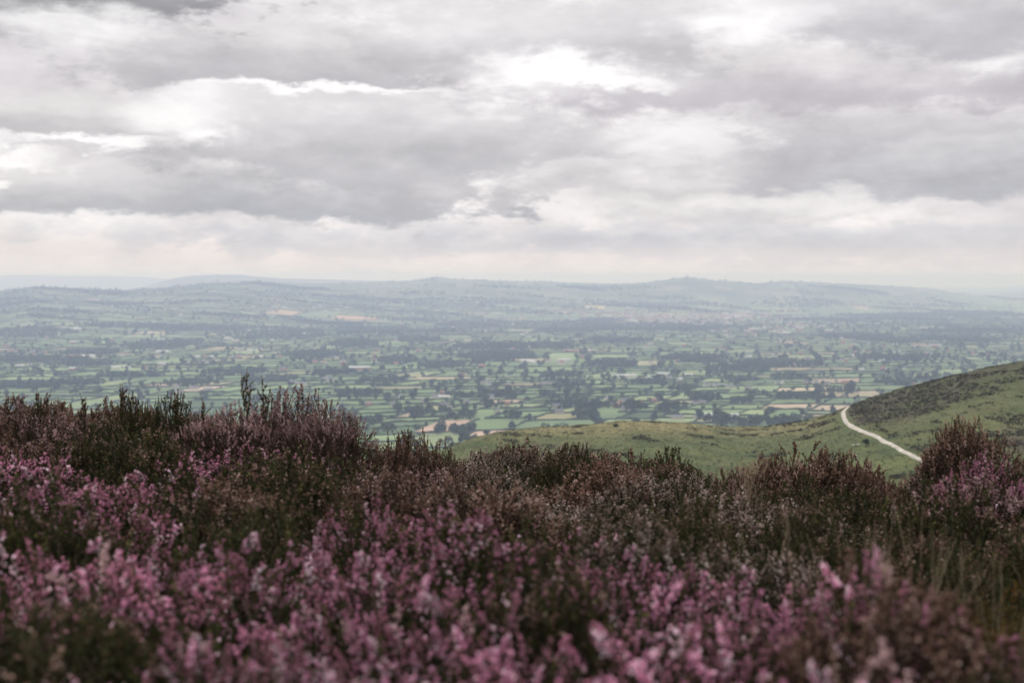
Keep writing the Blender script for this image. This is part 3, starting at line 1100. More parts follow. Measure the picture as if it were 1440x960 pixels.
HPROTO = {}
for kind, (l, w, h, rise, wm, rm) in {
    'white house': (6.0, 4.0, 5.2, 3.2, 'wall_white', 'slate'), 'brick house': (5.5, 4.0, 5.2, 3.2, 'wall_brick', 'tile'),
    'stone house': (7.0, 3.8, 5.4, 3.4, 'wall_stone', 'slate'), 'pale-roofed barn': (11.0, 6.0, 4.5, 2.4, 'wall_white', 'sheet'),
    'grey-roofed barn': (10.0, 5.5, 4.5, 2.4, 'wall_stone', 'slate'), 'long pale shed': (19.0, 8.0, 5.5, 2.4, 'wall_white', 'sheet')}.items():
    V, F = gable_wall(l, w, h, rise)
    wall = mesh_np('wall', V, F, M[wm])
    V, F = gable_roof(l, w, h, rise)
    roof = mesh_np('roof', V, F, M[rm])
    ch = None
    if 'house' in kind:
        ch = mesh_np('chimney', box(-l + .6, -l + 1.6, -.5, .5, h + rise - 1, h + rise + 1.5), box_faces(), M[wm])
    # window bands: dark openings with depth on the long side
    wv = Acc()
    if 'house' in kind:
        for xx in (-l * .6, 0, l * .6):
            for zz in (1.0, 3.4):
                wv.add(box(xx - .6, xx + .6, -w - .06, -w + .1, zz, zz + 1.3), box_faces())
    HPROTO[kind] = (wall, roof, ch, wv)
M['pane'] = mat_plain('dark_window_glass', (0.03, 0.035, 0.04), 0.1, 1.0, 0.15)
for k, (a, b, c, wv) in list(HPROTO.items()):
    HPROTO[k] = (a, b, c, wv.mesh('window', M['pane']) if wv.n else None)

labels = []
for px, py, sx_, sy_, n, kinds, place in VILL:
    c0 = ground_at(px, py)
    for q in range(n):
        x, y = c0[0] + random.gauss(0, sx_), c0[1] + random.gauss(0, sy_)
        kd = kinds[q % len(kinds)] if q < len(kinds) else random.choice(kinds)
        z = float(h_valley(np.array([x]), np.array([y]))[0]) - 0.5
        s = random.uniform(.95, 1.25)
        t = empty('barn' if 'barn' in kd else ('shed' if 'shed' in kd else 'house'), (x, y, z), random.choice([0, 0, .3, -.3, 1.5, .8]) + random.gauss(0, .15), s)
        wl, rf, ch, wn = HPROTO[kd]
        obj('wall', wl, t)
        r_ = obj('roof', rf, t)
        if ch: obj('chimney', ch, r_)
        if wn: tag(obj('window', wn, t), kind='stuff')
        tag(t, None, 'barn' if 'barn' in kd else ('shed' if 'shed' in kd else 'house'), 'buildings scattered over the vale')
        labels.append((t, kd + ' ' + place, project(x, y, z)[0]))
order_labels(labels, 16)
# the far town and dotted farms beyond: nobody could count those
tw = {'wall_white': Acc(), 'wall_brick': Acc(), 'slate': Acc(), 'tile': Acc(), 'sheet': Acc()}
TOWN = [(870, 443, 40, 5, 120), (800, 438, 20, 3, 40), (930, 450, 40, 4, 90), (1010, 446, 55, 3.5, 160), (1040, 442, 25, 3, 60), (960, 455, 50, 5, 60), (1060, 466, 25, 4, 30),
        (1130, 460, 30, 4, 20), (430, 433, 40, 3, 20), (700, 470, 60, 8, 25), (550, 500, 90, 12, 25), (1300, 480, 90, 10, 25), (200, 500, 120, 15, 20), (900, 500, 150, 15, 30), (400, 460, 120, 15, 20),
        (1250, 440, 100, 8, 20), (640, 440, 100, 8, 20), (150, 470, 100, 20, 20)]
for px, py, sx_, sy_, n in TOWN:
    for q in range(n):
        p = ground_at(px + random.gauss(0, sx_), py + random.gauss(0, sy_))
        if p is None: continue
        x, y = p
        z = float(h_valley(np.array([x]), np.array([y]))[0]) - 0.5
        big = random.random() < .12
        l, w = (random.uniform(14, 34), random.uniform(8, 14)) if big else (random.uniform(6, 11), random.uniform(4, 5.5))
        h, rise = random.uniform(5, 8), random.uniform(2.5, 4)
        a = random.uniform(-.6, .6)
        wm = 'wall_white' if random.random() < .55 else 'wall_brick'
        rm = 'sheet' if big and random.random() < .6 else random.choice(['slate', 'tile', 'tile'])
        for key, (V, F) in ((wm, gable_wall(l, w, h, rise)), (rm, gable_roof(l, w, h, rise))):
            V2 = V.copy()
            V2[:, 0] = V[:, 0] * math.cos(a) - V[:, 1] * math.sin(a) + x
            V2[:, 1] = V[:, 0] * math.sin(a) + V[:, 1] * math.cos(a) + y
            V2[:, 2] += z
            if isinstance(F, list):
                tw[key].add(V2, F[0]); tw[key].F.append(F[1] + tw[key].n - len(V2))
            else:
                tw[key].add(V2, F)
mats = list(tw)
V_, Fq, Ft, mq, mt, off = [], [], [], [], [], 0
for mi_, key in enumerate(mats):
    a = tw[key]
    V_.append(np.concatenate(a.V))
    for f in a.F:
        if f.shape[1] == 4: Fq.append(f + off); mq.append(np.full(len(f), mi_))
        else: Ft.append(f + off); mt.append(np.full(len(f), mi_))
    off += a.n
o = obj('town', mesh_np('town', np.concatenate(V_), [np.concatenate(Fq), np.concatenate(Ft)], [M[k] for k in mats], mi=np.concatenate(mq + mt)))
tag(o, 'far hazy town of pale walls and brown roofs below the distant hills', 'town', kind='stuff')

# ------------------------------------------------------------------ stone track over the saddle
def hill_at(px, py):
    a, b, c = ray(px, py)
    ys = np.linspace(300, 760, 1400)
    x, z = a / b * ys, c / b * ys
    g = h_hill(x, ys, False) - z
    k = int(np.argmax(g > 0))
    if g[k] <= 0: return None
    return float(x[k]), float(ys[k])


TRK = [(1380, 692), (1345, 673), (1318, 659), (1300, 650), (1275, 638), (1250, 625), (1225, 612.5), (1205, 603.5), (1192, 596), (1186.5, 589), (1186, 583)]
pts = [p for p in (hill_at(*q) for q in TRK) if p]
pts.append((pts[-1][0] + 3, pts[-1][1] + 14))
pts.append((pts[-1][0] + 9, pts[-1][1] + 25))
pts = np.array(pts)
tt = np.concatenate([[0], np.cumsum(np.linalg.norm(np.diff(pts, axis=0), axis=1))])
ts = np.arange(0, tt[-1], 2.0)
tx, ty = np.interp(ts, tt, pts[:, 0]), np.interp(ts, tt, pts[:, 1])
ker = np.hanning(17); ker /= ker.sum()
sm = lambda v: np.convolve(np.pad(v, 8, mode='reflect', reflect_type='odd'), ker, 'valid')
tx, ty = sm(tx), sm(ty)
Tn = np.stack([np.gradient(tx), np.gradient(ty)], 1)
Tn /= np.linalg.norm(Tn, axis=1, keepdims=True)
Nn = np.stack([-Tn[:, 1], Tn[:, 0]], 1)
rows = []
gk = np.random.default_rng(3)
for s in (-1.0, -0.45, 0.0, 0.45, 1.0):
    wv = 1.0 + 0.4 * fbm(ts / 9.0, ts * 0 + s * 3, 91, 2)
    X, Y = tx + Nn[:, 0] * wv * s, ty + Nn[:, 1] * wv * s
    rows.append(np.stack([X, Y, h_hill(X, Y) + (0.05 if abs(s) > .9 else 0.45)], 1))
V = np.stack(rows, 1).reshape(-1, 3)
i = np.arange(len(V)).reshape(len(ts), 5)
F = np.stack([i[:-1, :-1].ravel(), i[:-1, 1:].ravel(), i[1:, 1:].ravel(), i[1:, :-1].ravel()], 1)
tag(obj('path', mesh_np('path', V, F, M['track'], smooth=True)), kind='structure')

# heath tufts over the hillside
M['heath'] = mat_tint('heath_tufts', (0.036, 0.034, 0.018), (0.092, 0.080, 0.040), 0.95, 0.1)
M['tuft'] = mat_tint('grass_tufts', (0.055, 0.070, 0.024), (0.15, 0.14, 0.058), 0.95, 0.1)
N = 26000
px_ = rng.uniform(560, 1520, N)
yy_ = rng.uniform(400, 720, N)
xx_ = (px_ - 720) / 2000.0 * yy_
zz_ = h_hill(xx_, yy_)
at_ = hill_attr(np.stack([xx_, yy_, zz_], 1))['heath'][1]
cl_ = fbm(xx_ / 14.0, yy_ / 14.0, 95, 3)
dist_track = np.min(np.hypot(xx_[:, None] - tx[None, ::3], yy_[:, None] - ty[None, ::3]), axis=1)
keep = ((at_ + 0.9 * cl_) > 0.42) & (dist_track > 3.4)
C = np.stack([xx_, yy_, zz_], 1)[keep]
nK = len(C)
per = 7
Cc = np.repeat(C, per, 0) + rng.normal(0, 1, (nK * per, 3)) * np.array([0.55, 0.55, 0.10]) + np.array([0, 0, 0.22])
V, F = leaf_quads(Cc, rng.uniform(0.22, 0.5, nK * per), rng, 0.4)
tag(obj('heath', mesh_np('heath', V, F, M['heath'], attr={'tint': ('POINT', np.repeat(np.clip(rng.normal(.4, .3, nK * per), 0, 1), 4))})),
    'low dark heath tufts scattered over the grassy hillside', 'heath', kind='stuff')
kg = (~keep) & (dist_track > 3.0) & (rng.random(N) < 0.55)
C = np.stack([xx_, yy_, zz_], 1)[kg]
nK = len(C)
per = 5
Cc = np.repeat(C, per, 0) + rng.normal(0, 1, (nK * per, 3)) * np.array([0.6, 0.6, 0.05]) + np.array([0, 0, 0.10])
V, F = leaf_quads(Cc, rng.uniform(0.15, 0.38, nK * per), rng, 0.8)
tag(obj('moor_grass', mesh_np('moor_grass', V, F, M['tuft'], attr={'tint': ('POINT', np.repeat(np.clip(rng.normal(.5, .3, nK * per), 0, 1), 4))})),
    'short tussocky moor grass on the hillside', 'grass', kind='stuff')


def shrub(px, py, w, h, label, cat='shrub', name='gorse_bush', n=260):
    p = hill_at(px, py)
    z = float(h_hill(np.array([p[0]]), np.array([p[1]]))[0])
    g = np.random.default_rng(int(px))
    t = empty(name, (p[0], p[1], z))
    C = crown_points(n, g, w, h, 6)
    V, F = leaf_quads(C, g.uniform(.10, .26, n) * w / 2.4, g)
    obj('crown', mesh_np('crown', V, F, M['tree'], attr={'tint': ('POINT', np.repeat(np.clip(g.normal(.3, .25, n), 0, 1), 4))}), t)
    V, F = tube([(0, 0, -.2), (0.05, 0, h * .3), (0, .05, h * .7)], [.12, .09, .03], 5)
    obj('stem', mesh_np('stem', V, F, M['bark']), t)
    tag(t, label, cat)


shrub(1218, 627, 3.2, 2.6, 'round dark gorse bush alone on the grass left of the stone track')
shrub(1126, 606, 2.4, 1.0, 'low dark bush on the grassy slope left of the shoulder')
shrub(866, 600, 3.0, 0.9, 'small dark low bush on top of the grassy mound')

M['wool'] = mat_plain('sheep_wool', (0.62, 0.58, 0.50), 0.15, 8.0)
M['face'] = mat_plain('sheep_face', (0.10, 0.08, 0.07), 0.2, 8.0)


def ring_body(rings, sides=10):
    """rings: (x, z, half width, half height)"""
    ang = np.arange(sides) * 2 * math.pi / sides
    V = np.concatenate([np.stack([np.full(sides, x), np.cos(ang) * a, z + np.sin(ang) * b], 1) for x, z, a, b in rings])
    n = len(rings)
    i = np.arange(n * sides).reshape(n, sides)
    j = np.roll(i, -1, 1)
    return V, np.stack([i[:-1].ravel(), i[1:].ravel(), j[1:].ravel(), j[:-1].ravel()], 1)


for (px, py, rz, lab) in [(1200, 629, 0.3, 'white sheep grazing on the slope, the left one of two below the track'),
                          (1207, 628, 2.6, 'white sheep grazing on the slope, nearer the dark gorse bush')]:
    p = hill_at(px, py)
    z = float(h_hill(np.array([p[0]]), np.array([p[1]]))[0])
    t = empty('sheep', (p[0], p[1], z), rz)
    V, F = ring_body([(-.56, .68, .02, .03), (-.52, .68, .18, .19), (-.3, .66, .27, .28), (0, .64, .29, .30), (.3, .66, .26, .28), (.45, .70, .18, .2), (.6, .66, .10, .12)])
    obj('body', mesh_np('body', V, F, M['wool'], smooth=True), t)
    V, F = ring_body([(.55, .66, .08, .10), (.68, .56, .085, .10), (.8, .42, .06, .07), (.86, .36, .03, .04)], 8)
    obj('head', mesh_np('head', V, F, M['face'], smooth=True), t)
    for ax in (-.36, .34):
        for ay in (-.14, .14):
            V, F = tube([(ax, ay, .5), (ax + .02, ay, .25), (ax, ay, 0)], [.06, .04, .035], 5)
            obj('leg', mesh_np('leg', V, F, M['face']), t)
    tag(t, lab, 'sheep')

# ------------------------------------------------------------------ heather
HM = {
    'leaf_green': mat_tint('heather_leaf_green', (0.012, 0.017, 0.005), (0.055, 0.062, 0.018), 0.8, 0.25, 0.10, (0.12, 0.11, 0.04)),
    'leaf_olive': mat_tint('heather_leaf_olive', (0.016, 0.015, 0.006), (0.065, 0.053, 0.021), 0.85, 0.25, 0.10, (0.13, 0.10, 0.05)),
    'leaf_brown': mat_tint('heather_leaf_brown', (0.022, 0.013, 0.008), (0.085, 0.052, 0.031), 0.85, 0.25, 0.08, (0.16, 0.10, 0.065)),
    'leaf_rust': mat_tint('bilberry_leaf_rust', (0.035, 0.032, 0.008), (0.12, 0.075, 0.02), 0.7, 0.2, 0.2, (0.20, 0.10, 0.03)),
    'bloom_pink': mat_tint('heather_bloom_pink', (0.42, 0.19, 0.24), (0.90, 0.44, 0.66), 0.8, 0.2, 0.42, (0.94, 0.76, 0.82)),
    'bloom_mauve': mat_tint('heather_bloom_mauve', (0.23, 0.14, 0.12), (0.50, 0.32, 0.32), 0.85, 0.25, 0.2, (0.70, 0.52, 0.51)),
    'bloom_dry': mat_tint('heather_bloom_dry', (0.15, 0.088, 0.062), (0.36, 0.22, 0.17), 0.9, 0.25, 0.15, (0.58, 0.43, 0.36)),
    'bloom_grey': mat_tint('heather_bloom_grey', (0.20, 0.14, 0.115), (0.42, 0.31, 0.27), 0.9, 0.2, 0.15, (0.66, 0.55, 0.50)),
    'twig': mat_tint('heather_twig', (0.030, 0.020, 0.013), (0.13, 0.095, 0.070), 0.9, 0.2),
}
OCT_V = np.array([(0, 0, 1.0), (1, 0, .1), (0, 1, .1), (-1, 0, .1), (0, -1, .1), (0, 0, -.7)], float)
OCT_F = np.array([(0, 1, 2), (0, 2, 3), (0, 3, 4), (0, 4, 1), (5, 2, 1), (5, 3, 2), (5, 4, 3), (5, 1, 4)])


def frame(T):
    ref = np.where(np.abs(T[:, 2:3]) > 0.9, np.array([[1.0, 0, 0]]), np.array([[0, 0, 1.0]]))
    A = np.cross(T, ref); A /= np.linalg.norm(A, axis=1, keepdims=True)
    return A, np.cross(T, A)


def bells(P, Dr, S, tint):
    """small bell flowers: an elongated faceted bud at each point"""
    A, B = frame(Dr)
    n = len(P)
    V = P[:, None, :] + S[:, None, None] * (OCT_V[None, :, 0:1] * A[:, None] * .62 + OCT_V[None, :, 1:2] * B[:, None] * .62 + OCT_V[None, :, 2:3] * Dr[:, None])
    F = (OCT_F[None] + (np.arange(n) * 6)[:, None, None]).reshape(-1, 3)
    return V.reshape(-1, 3), F, np.repeat(tint, 6)


def blades(P, Dr, L, W, tint, g):
    """narrow leaves: a kite of two triangles"""
    A, B = frame(Dr)
    a = g.uniform(0, 6.28, len(P))[:, None]
    S = np.cos(a) * A + np.sin(a) * B
    L, W = L[:, None], W[:, None]
    V = np.stack([P, P + Dr * L * .5 + S * W, P + Dr * L, P + Dr * L * .5 - S * W], 1)
    n = len(P)
    return V.reshape(-1, 3), np.arange(4 * n).reshape(n, 4), np.repeat(tint, 4)


def shoot_points(p0, p1, bend, t):
    mid = (p0 + p1) / 2 + bend
    t = t[:, None]
    return (1 - t) ** 2 * p0 + 2 * t * (1 - t) * mid + t ** 2 * p1


def add_spike(bl, lf, st, p0, p1, g, nfl, nlf, t0=0.45, fr=0.008, fs=0.0048, tint=0.5, ltint=0.4, leaf=0.009):
    bend = g.normal(0, 0.012, 3)
    tv = np.linspace(0, 1, 4)
    if st is not None:
        V, F = tube(shoot_points(p0, p1, bend, tv), np.linspace(0.0016, 0.0008, 4), 3)
        st.add(V, F, np.clip(g.normal(.4, .25), 0, 1))
    ax = p1 - p0
    ax = ax / np.linalg.norm(ax)
    if nlf and lf is not None:
        t = np.sort(g.uniform(0.0, 1.0 if nfl < 6 else .85, nlf))
        P = shoot_points(p0, p1, bend, t)
        d = rand_dirs(nlf, g) * 0.75 + ax * 0.8
        d /= np.linalg.norm(d, axis=1, keepdims=True)
        k = g.uniform(.7, 1.4, nlf)
        V, F, T = blades(P, d, leaf * k, leaf * 0.24 * k, np.clip(ltint + 0.35 * (t - .5) + g.normal(0, .12, nlf), 0, 1), g)
        lf.add(V, F, T)
    if nfl:
        t = t0 + (1 - t0) * g.random(nfl) ** 0.9
        P = shoot_points(p0, p1, bend, t)
        d = rand_dirs(nfl, g)
        d = d - ax * (d @ ax)[:, None]
        d /= np.linalg.norm(d, axis=1, keepdims=True) + 1e-9
        taper = 1.0 - 0.6 * ((t - t0) / (1 - t0)) ** 2
        P = P + d * (fr * taper * g.uniform(.5, 1.15, nfl))[:, None]
        dr = d * 0.8 + ax * 0.45 + g.normal(0, .25, (nfl, 3))
        dr /= np.linalg.norm(dr, axis=1, keepdims=True)
        V, F, T = bells(P, dr, fs * g.uniform(.7, 1.25, nfl), np.clip(tint + g.normal(0, .16, nfl), 0, 1))
        bl.add(V, F, T)


KINDS = {
    # radius, height, shoots, flowers per shoot, share of flowering shoots, leaves, bloom mat, leaf mat, t0, fr, fs
    'pink': (0.27, 0.37, 190, 27, .54, 60, 'bloom_pink', 'leaf_green', .42, .0060, .0044),
    'mauve': (0.25, 0.39, 220, 26, .58, 46, 'bloom_mauve', 'leaf_olive', .40, .0065, .0046),
    'green': (0.25, 0.40, 240, 12, .28, 62, 'bloom_dry', 'leaf_green', .55, .0050, .0038),
    'grey': (0.25, 0.40, 230, 22, .75, 46, 'bloom_grey', 'leaf_green', .40, .0055, .0042),
    'brown': (0.26, 0.40, 240, 22, .75, 40, 'bloom_dry', 'leaf_brown', .35, .0060, .0044),
    'twiggy': (0.30, 0.44, 260, 18, .60, 16, 'bloom_mauve', 'leaf_brown', .65, .0060, .0046),
    'twiggy_big': (0.36, 0.42, 560, 18, .60, 18, 'bloom_mauve', 'leaf_brown', .62, .0060, .0046),
    'brown_big': (0.30, 0.38, 520, 20, .72, 40, 'bloom_dry', 'leaf_brown', .45, .0058, .0044),
    'rust': (0.24, 0.36, 210, 0, 0, 70, 'bloom_dry', 'leaf_rust', .4, .005, .004),
}


def make_bush(kind, seed):
    g = np.random.default_rng(seed)
    Rr, H, ns, nfl, share, nlf, bm, lm, t0, fr, fs = KINDS[kind]
    bl, lf, st = Acc(), Acc(), Acc()
    lob = g.uniform(0, 6.28, 3)
    nb = 40 if 'big' in kind else 16
    heads = []
    for b in range(nb):                     # woody branches from the root
        a, rr = g.uniform(0, 6.28), Rr * math.sqrt(g.random()) * 0.75
        e = np.array([math.cos(a) * rr, math.sin(a) * rr, H * g.uniform(.42, .68)])
        m_ = e * np.array([.35, .35, .55]) + g.normal(0, .015, 3)
        P = shoot_points(np.array([0, 0, -0.03]) + g.normal(0, .02, 3) * np.array([1, 1, 0]), e, m_ - e / 2, np.linspace(0, 1, 6))
        V, F = tube(P, np.linspace(.0065, .0025, 6), 4)
        st.add(V, F, np.clip(g.normal(.45, .25), 0, 1))
        heads.append(e)
    heads = np.array(heads)
    big = 'big' in kind
    nc = 60 if big else 15
    cen = [(g.uniform(0, 6.28), math.sqrt(g.random()), g.uniform(.84, 1.08)) for _ in range(nc)]
    for k in range(ns):
        # shoots gather into sprays, with dark hollows between them
        if g.random() < (.6 if big else .82):
            ca, cq, ch = cen[int(g.integers(0, nc))]
            cx_, cy_ = math.cos(ca) * cq + g.normal(0, .19), math.sin(ca) * cq + g.normal(0, .19)
            a, q = math.atan2(cy_, cx_), min(1.1, math.hypot(cx_, cy_))
        else:
            a, q, ch = g.uniform(0, 6.28), math.sqrt(g.random()), .84
        edge = 1 + 0.22 * math.sin(2 * a + lob[0]) + 0.15 * math.sin(3 * a + lob[1])
        rr = Rr * q * edge
        top = H * (1 - (0.40 * q ** 2.8 if big else 0.62 * q ** 2.0)) * ch * g.uniform(.90, 1.04)
        tip = np.array([math.cos(a) * rr * 1.12, math.sin(a) * rr * 1.12, top])
        flowering = g.random() < share
        tip[2] += (.022 if flowering else -.022) * (1.0 if kind == 'pink' else .3)      # the flowering shoots overtop the green ones
        L = g.uniform(.075, .15)
        h = heads[np.argmin(((heads - tip) ** 2).sum(1))]
        d = (tip - h) * np.array([.5, .5, .6]) + np.array([math.cos(a) * .05 * q, math.sin(a) * .06 * q, .14]) + g.normal(0, .045, 3)
        d /= np.linalg.norm(d)
        p0 = tip - d * L
        if 'twiggy' in kind or k % 3 == 0:
            V, F = tube(shoot_points(h * np.array([.8, .8, .75]), p0, g.normal(0, .015, 3), np.linspace(0, 1, 4)), np.linspace(.0026, .0015, 4), 3)
            st.add(V, F, np.clip(g.normal(.5, .28), 0, 1))
        fl = nfl if flowering else int(nfl * .1)
        mood = g.choice([g.normal(.22, .15), g.normal(.72, .15)])
        add_spike(bl, lf, st, p0, tip, g, fl, nlf, t0, fr, fs, mood, np.clip(g.normal(.42, .2), 0, 1))
        if fl > 6 and g.random() < .5:      # a side spray below the tip
            s0 = p0 + d * L * .45
            dd = d + rand_dirs(1, g)[0] * .7
            dd /= np.linalg.norm(dd)
            add_spike(bl, lf, st, s0, s0 + dd * L * .42, g, int(fl * .45), int(nlf * .3), .15, fr * .8, fs, mood, .4)
    # darker leafy fill lower down, its tone standing in for shade inside the bush
    nf = 2600 if 'twiggy' not in kind else 1500
    a, q = g.uniform(0, 6.28, nf), np.sqrt(g.random(nf))
    P = np.stack([np.cos(a) * q * Rr, np.sin(a) * q * Rr, H * g.uniform(.12, .72, nf) * (1 - .4 * q ** 2)], 1)
    d = rand_dirs(nf, g); d[:, 2] = np.abs(d[:, 2]) + .4
    d /= np.linalg.norm(d, axis=1, keepdims=True)
    V, F, T = blades(P, d, g.uniform(.012, .028, nf), g.uniform(.002, .004, nf), np.clip(g.normal(.3, .2, nf), 0, 1), g)
    lf.add(V, F, T)
    return (st.mesh('stem', HM['twig']), lf.mesh('foliage', HM[lm]), bl.mesh('bloom', HM[bm]) if bl.n else None)


PROTO = {}
sd_ = 400
for kd, cnt in (('pink', 3), ('mauve', 2), ('green', 2), ('grey', 2), ('brown', 2), ('twiggy', 1), ('twiggy_big', 1), ('brown_big', 2), ('rust', 1)):
    PROTO[kd] = []
    for q in range(cnt):
        sd_ += 1
        PROTO[kd].append(make_bush(kd, sd_))

SPIKE = []
for q in range(5):
    g = np.random.default_rng(700 + q)
    a = Acc()
    add_spike(a, None, None, np.zeros(3), np.array([0, 0, .042 + .009 * q]), g, 27, 0, .05, .0068, .0047, .72)
    SPIKE.append(a.mesh('flower_spike', HM['bloom_mauve' if q in (1, 4) else 'bloom_pink']))

WHAT = {'pink': 'bright pink flowering heather', 'mauve': 'dull mauve fading heather', 'green': 'dark green barely flowering heather',
        'grey': 'grey-tipped green heather', 'brown': 'brown dry-headed heather', 'twiggy': 'twiggy heather of bare grey stems with pinkish tips',
        'rust': 'rusty green leafy bilberry bush'}
blab = []
NB = 0


def bush(kind, x, y, s=1.0, dz=0.0, label=None, sz=1.0, top=None):
    global NB
    z = float(h_moor(np.array([x]), np.array([y]))[0]) + dz
    if top is not None:                     # stand on the moor and reach up to the given level
        h = top - z
        H = KINDS[kind][1] * s
        sz = float(np.clip(h / H, .75, 1.5))
        z = z + max(0.0, h - H * sz) - max(0.0, H * sz - h)
    name = 'bilberry_bush' if kind == 'rust' else 'heather_bush'
    t = empty(name, (x, y, z), random.uniform(0, 6.28), s)
    t.scale = (s, s, s * sz)
    t.rotation_euler = (random.gauss(0, .06), random.gauss(0, .06), random.uniform(0, 6.28))
    st, lf, bl = random.choice(PROTO[kind])
    tag(obj('stem', st, t), kind='stuff')
    tag(obj('foliage', lf, t), kind='stuff')
    if bl: tag(obj('bloom', bl, t), kind='stuff')
    tag(t, None, 'heather' if kind != 'rust' else 'shrub', 'heather bushes covering the foreground moor')
    px, py = project(x, y, z + .38 * s)
    if kind == 'pink' and y < 2.9 and -80 < px < 1520:
        a0 = random.uniform(0, 6.28)
        for q in range(11):
            a, r = a0 + random.gauss(0, .8), math.sqrt(random.random()) * .23
            f = obj('flower_spike', random.choice(SPIKE), t)
            f.location = (math.cos(a) * r, math.sin(a) * r, .40 * (1 - .62 * (r / .25) ** 2) - .045 + random.uniform(-.02, .03))
            f.rotation_euler = (random.gauss(0, .3) - math.sin(a) * r * 1.2, random.gauss(0, .3) + math.cos(a) * r * 1.2, random.uniform(0, 6.28))
    if label:
        t['label'] = label
    else:
        row = 'in the blurred front row' if y < 2.4 else ('in the front half' if y < 3.8 else ('in the middle' if y < 6 else 'along the moor crest'))
        c = ['at far left', 'at left', 'left of centre', 'right of centre', 'at right', 'at far right'][int(np.clip(px // 240, 0, 5))]
        blab.append((t, WHAT[kind] + ' ' + row + ' ' + c, px))
    NB += 1
    return t


# bushes one can pick out
HERO = [   # kind, across, top of the bush, distance, size
    ('twiggy_big', 392, 549, 7.6, 1.0, 'large twiggy heather bush with pinkish top standing at the moor crest left of centre'),
    ('twiggy_big', 318, 572, 7.2, .62, 'twiggy bare-stemmed heather just left of the large twiggy bush'),
    ('twiggy_big', 462, 575, 7.3, .62, 'twiggy pale-tipped heather just right of the large twiggy bush'),
    ('brown_big', 1362, 594, 6.8, .72, 'tall dark heather bush with dusky pink top beside the track end'),
    ('pink', 1392, 640, 5.9, .8, 'bright pink heather bush in front of the tall dark bush at far right'),
    ('pink', 1345, 668, 5.6, .6, 'small pink heather in front of the tall dark bush'),
    ('brown_big', 1150, 628, 7.2, 1.15, 'broad reddish-brown heather bush below the grassy slope, left of the track'),
    ('brown_big', 1218, 662, 7.0, .5, 'reddish-brown heather at the right end of the broad brown bush'),
    ('brown_big', 1075, 645, 7.5, .7, 'reddish-brown heather at the left end of the broad brown bush'),
    ('green', 1140, 705, 4.6, 1.0, 'dark green heather bush with pinkish tips in the right middle'),
    ('green', 800, 630, 7.4, 1.0, 'dark green heather at the crest right below the grassy mound'),
    ('green', 245, 556, 7.4, .7, 'dark green upright heather at the crest left of the twiggy bush'),
    ('green', 175, 552, 7.3, .7, 'dark green and pink heather sticking up at the left crest'),
    ('mauve', 45, 556, 7.2, .9, 'brownish pink heather bush rising at the left end of the crest'),
    ('brown_big', 575, 613, 7.6, .8, 'brown heather on the crest right of the large twiggy bush'),
    ('rust', 1420, 815, 3.4, 1.1, 'rusty orange and green leafy bush at the right edge'),
    ('rust', 1400, 870, 2.9, 1.0, 'rusty green leafy bush in the lower right corner'),
]
hero_xy = []
for kd, px, py, y, s, lab in HERO:
    a, b, c = ray(px, py)
    x = a / b * y
    bush(kd, x, y, s, 0, lab, top=c / b * y)
    hero_xy.append((x, y, KINDS[kd][0] * .62 * s))

# kind of heather by where on the moor it grows
def pick_kind(px, py, x, y):
    n = float(fbm(np.array([x / .9]), np.array([y / 1.3]), 61, 2)[0])
    n2 = float(fbm(np.array([x / .42]), np.array([y / .55]), 63, 2)[0])
    if px > 1275 and py > 790: return 'rust' if (px > 1340 and n2 > -.05) else ('green' if n > -.12 else 'rust')
    edge = np.interp(px, [-200, 0, 330, 480, 850, 900, 1180, 1230, 1300], [622, 628, 640, 705, 730, 775, 790, 850, 990])
    if py + 70 * n2 > edge:
        return 'pink' if n2 > -.09 else ('green' if n < .08 else 'mauve')
    if 900 < px < 1230 and 680 < py < 800: return 'green' if n2 > -.1 else 'grey'
    if px > 1180 and py > 720: return ('grey' if y > 3.4 else 'brown') if n2 > .12 else ('green' if n > -.05 else ('rust' if n2 < -.2 else 'brown'))
    if px < 300: return 'mauve' if n2 > .12 else ('brown' if n > -.1 else 'green')
    if px < 640: return 'mauve' if n2 > .15 else ('brown' if n > .02 else 'green')
    if px < 1020: return 'grey' if n2 > -.05 else ('green' if n > -.15 else 'brown')
    return 'mauve' if n2 > .22 else ('grey' if n2 > 0 else ('brown' if n > 0 else 'green'))


y = 1.55
rowk = 0
while y < 10.2:
    sp = 0.285 + 0.024 * y
    hw = 0.39 * y + 0.30
    nx = int(2 * hw / sp) + 1
    for q in range(nx + 1):
        x = -hw + (q + (0.5 if rowk % 2 else 0)) * sp + random.gauss(0, .05)
        yy = y + random.gauss(0, .06)
        if any((x - a) ** 2 + ((yy - b) * .8) ** 2 < r_ ** 2 for a, b, r_ in hero_xy): continue
        z = float(h_moor(np.array([x]), np.array([yy]))[0])
        px, py = project(x, yy, z + .36)
        if y > 8.8 and py > 720: continue
        s = (sp / 0.325) * random.uniform(.74, 1.14)
        bush(pick_kind(px, py, x, yy), x, yy, min(s, 1.35), -0.03 + (random.gauss(0, .03) if yy < 5.5 else min(.012, random.gauss(-.01, .05))), sz=random.uniform(.82, 1.05) / max(s, .85) ** .6)
    y += sp * 0.9
    rowk += 1
order_labels(blab, 16)
print('bushes', NB)

# upright sprigs that stick out above the crest
labels = []


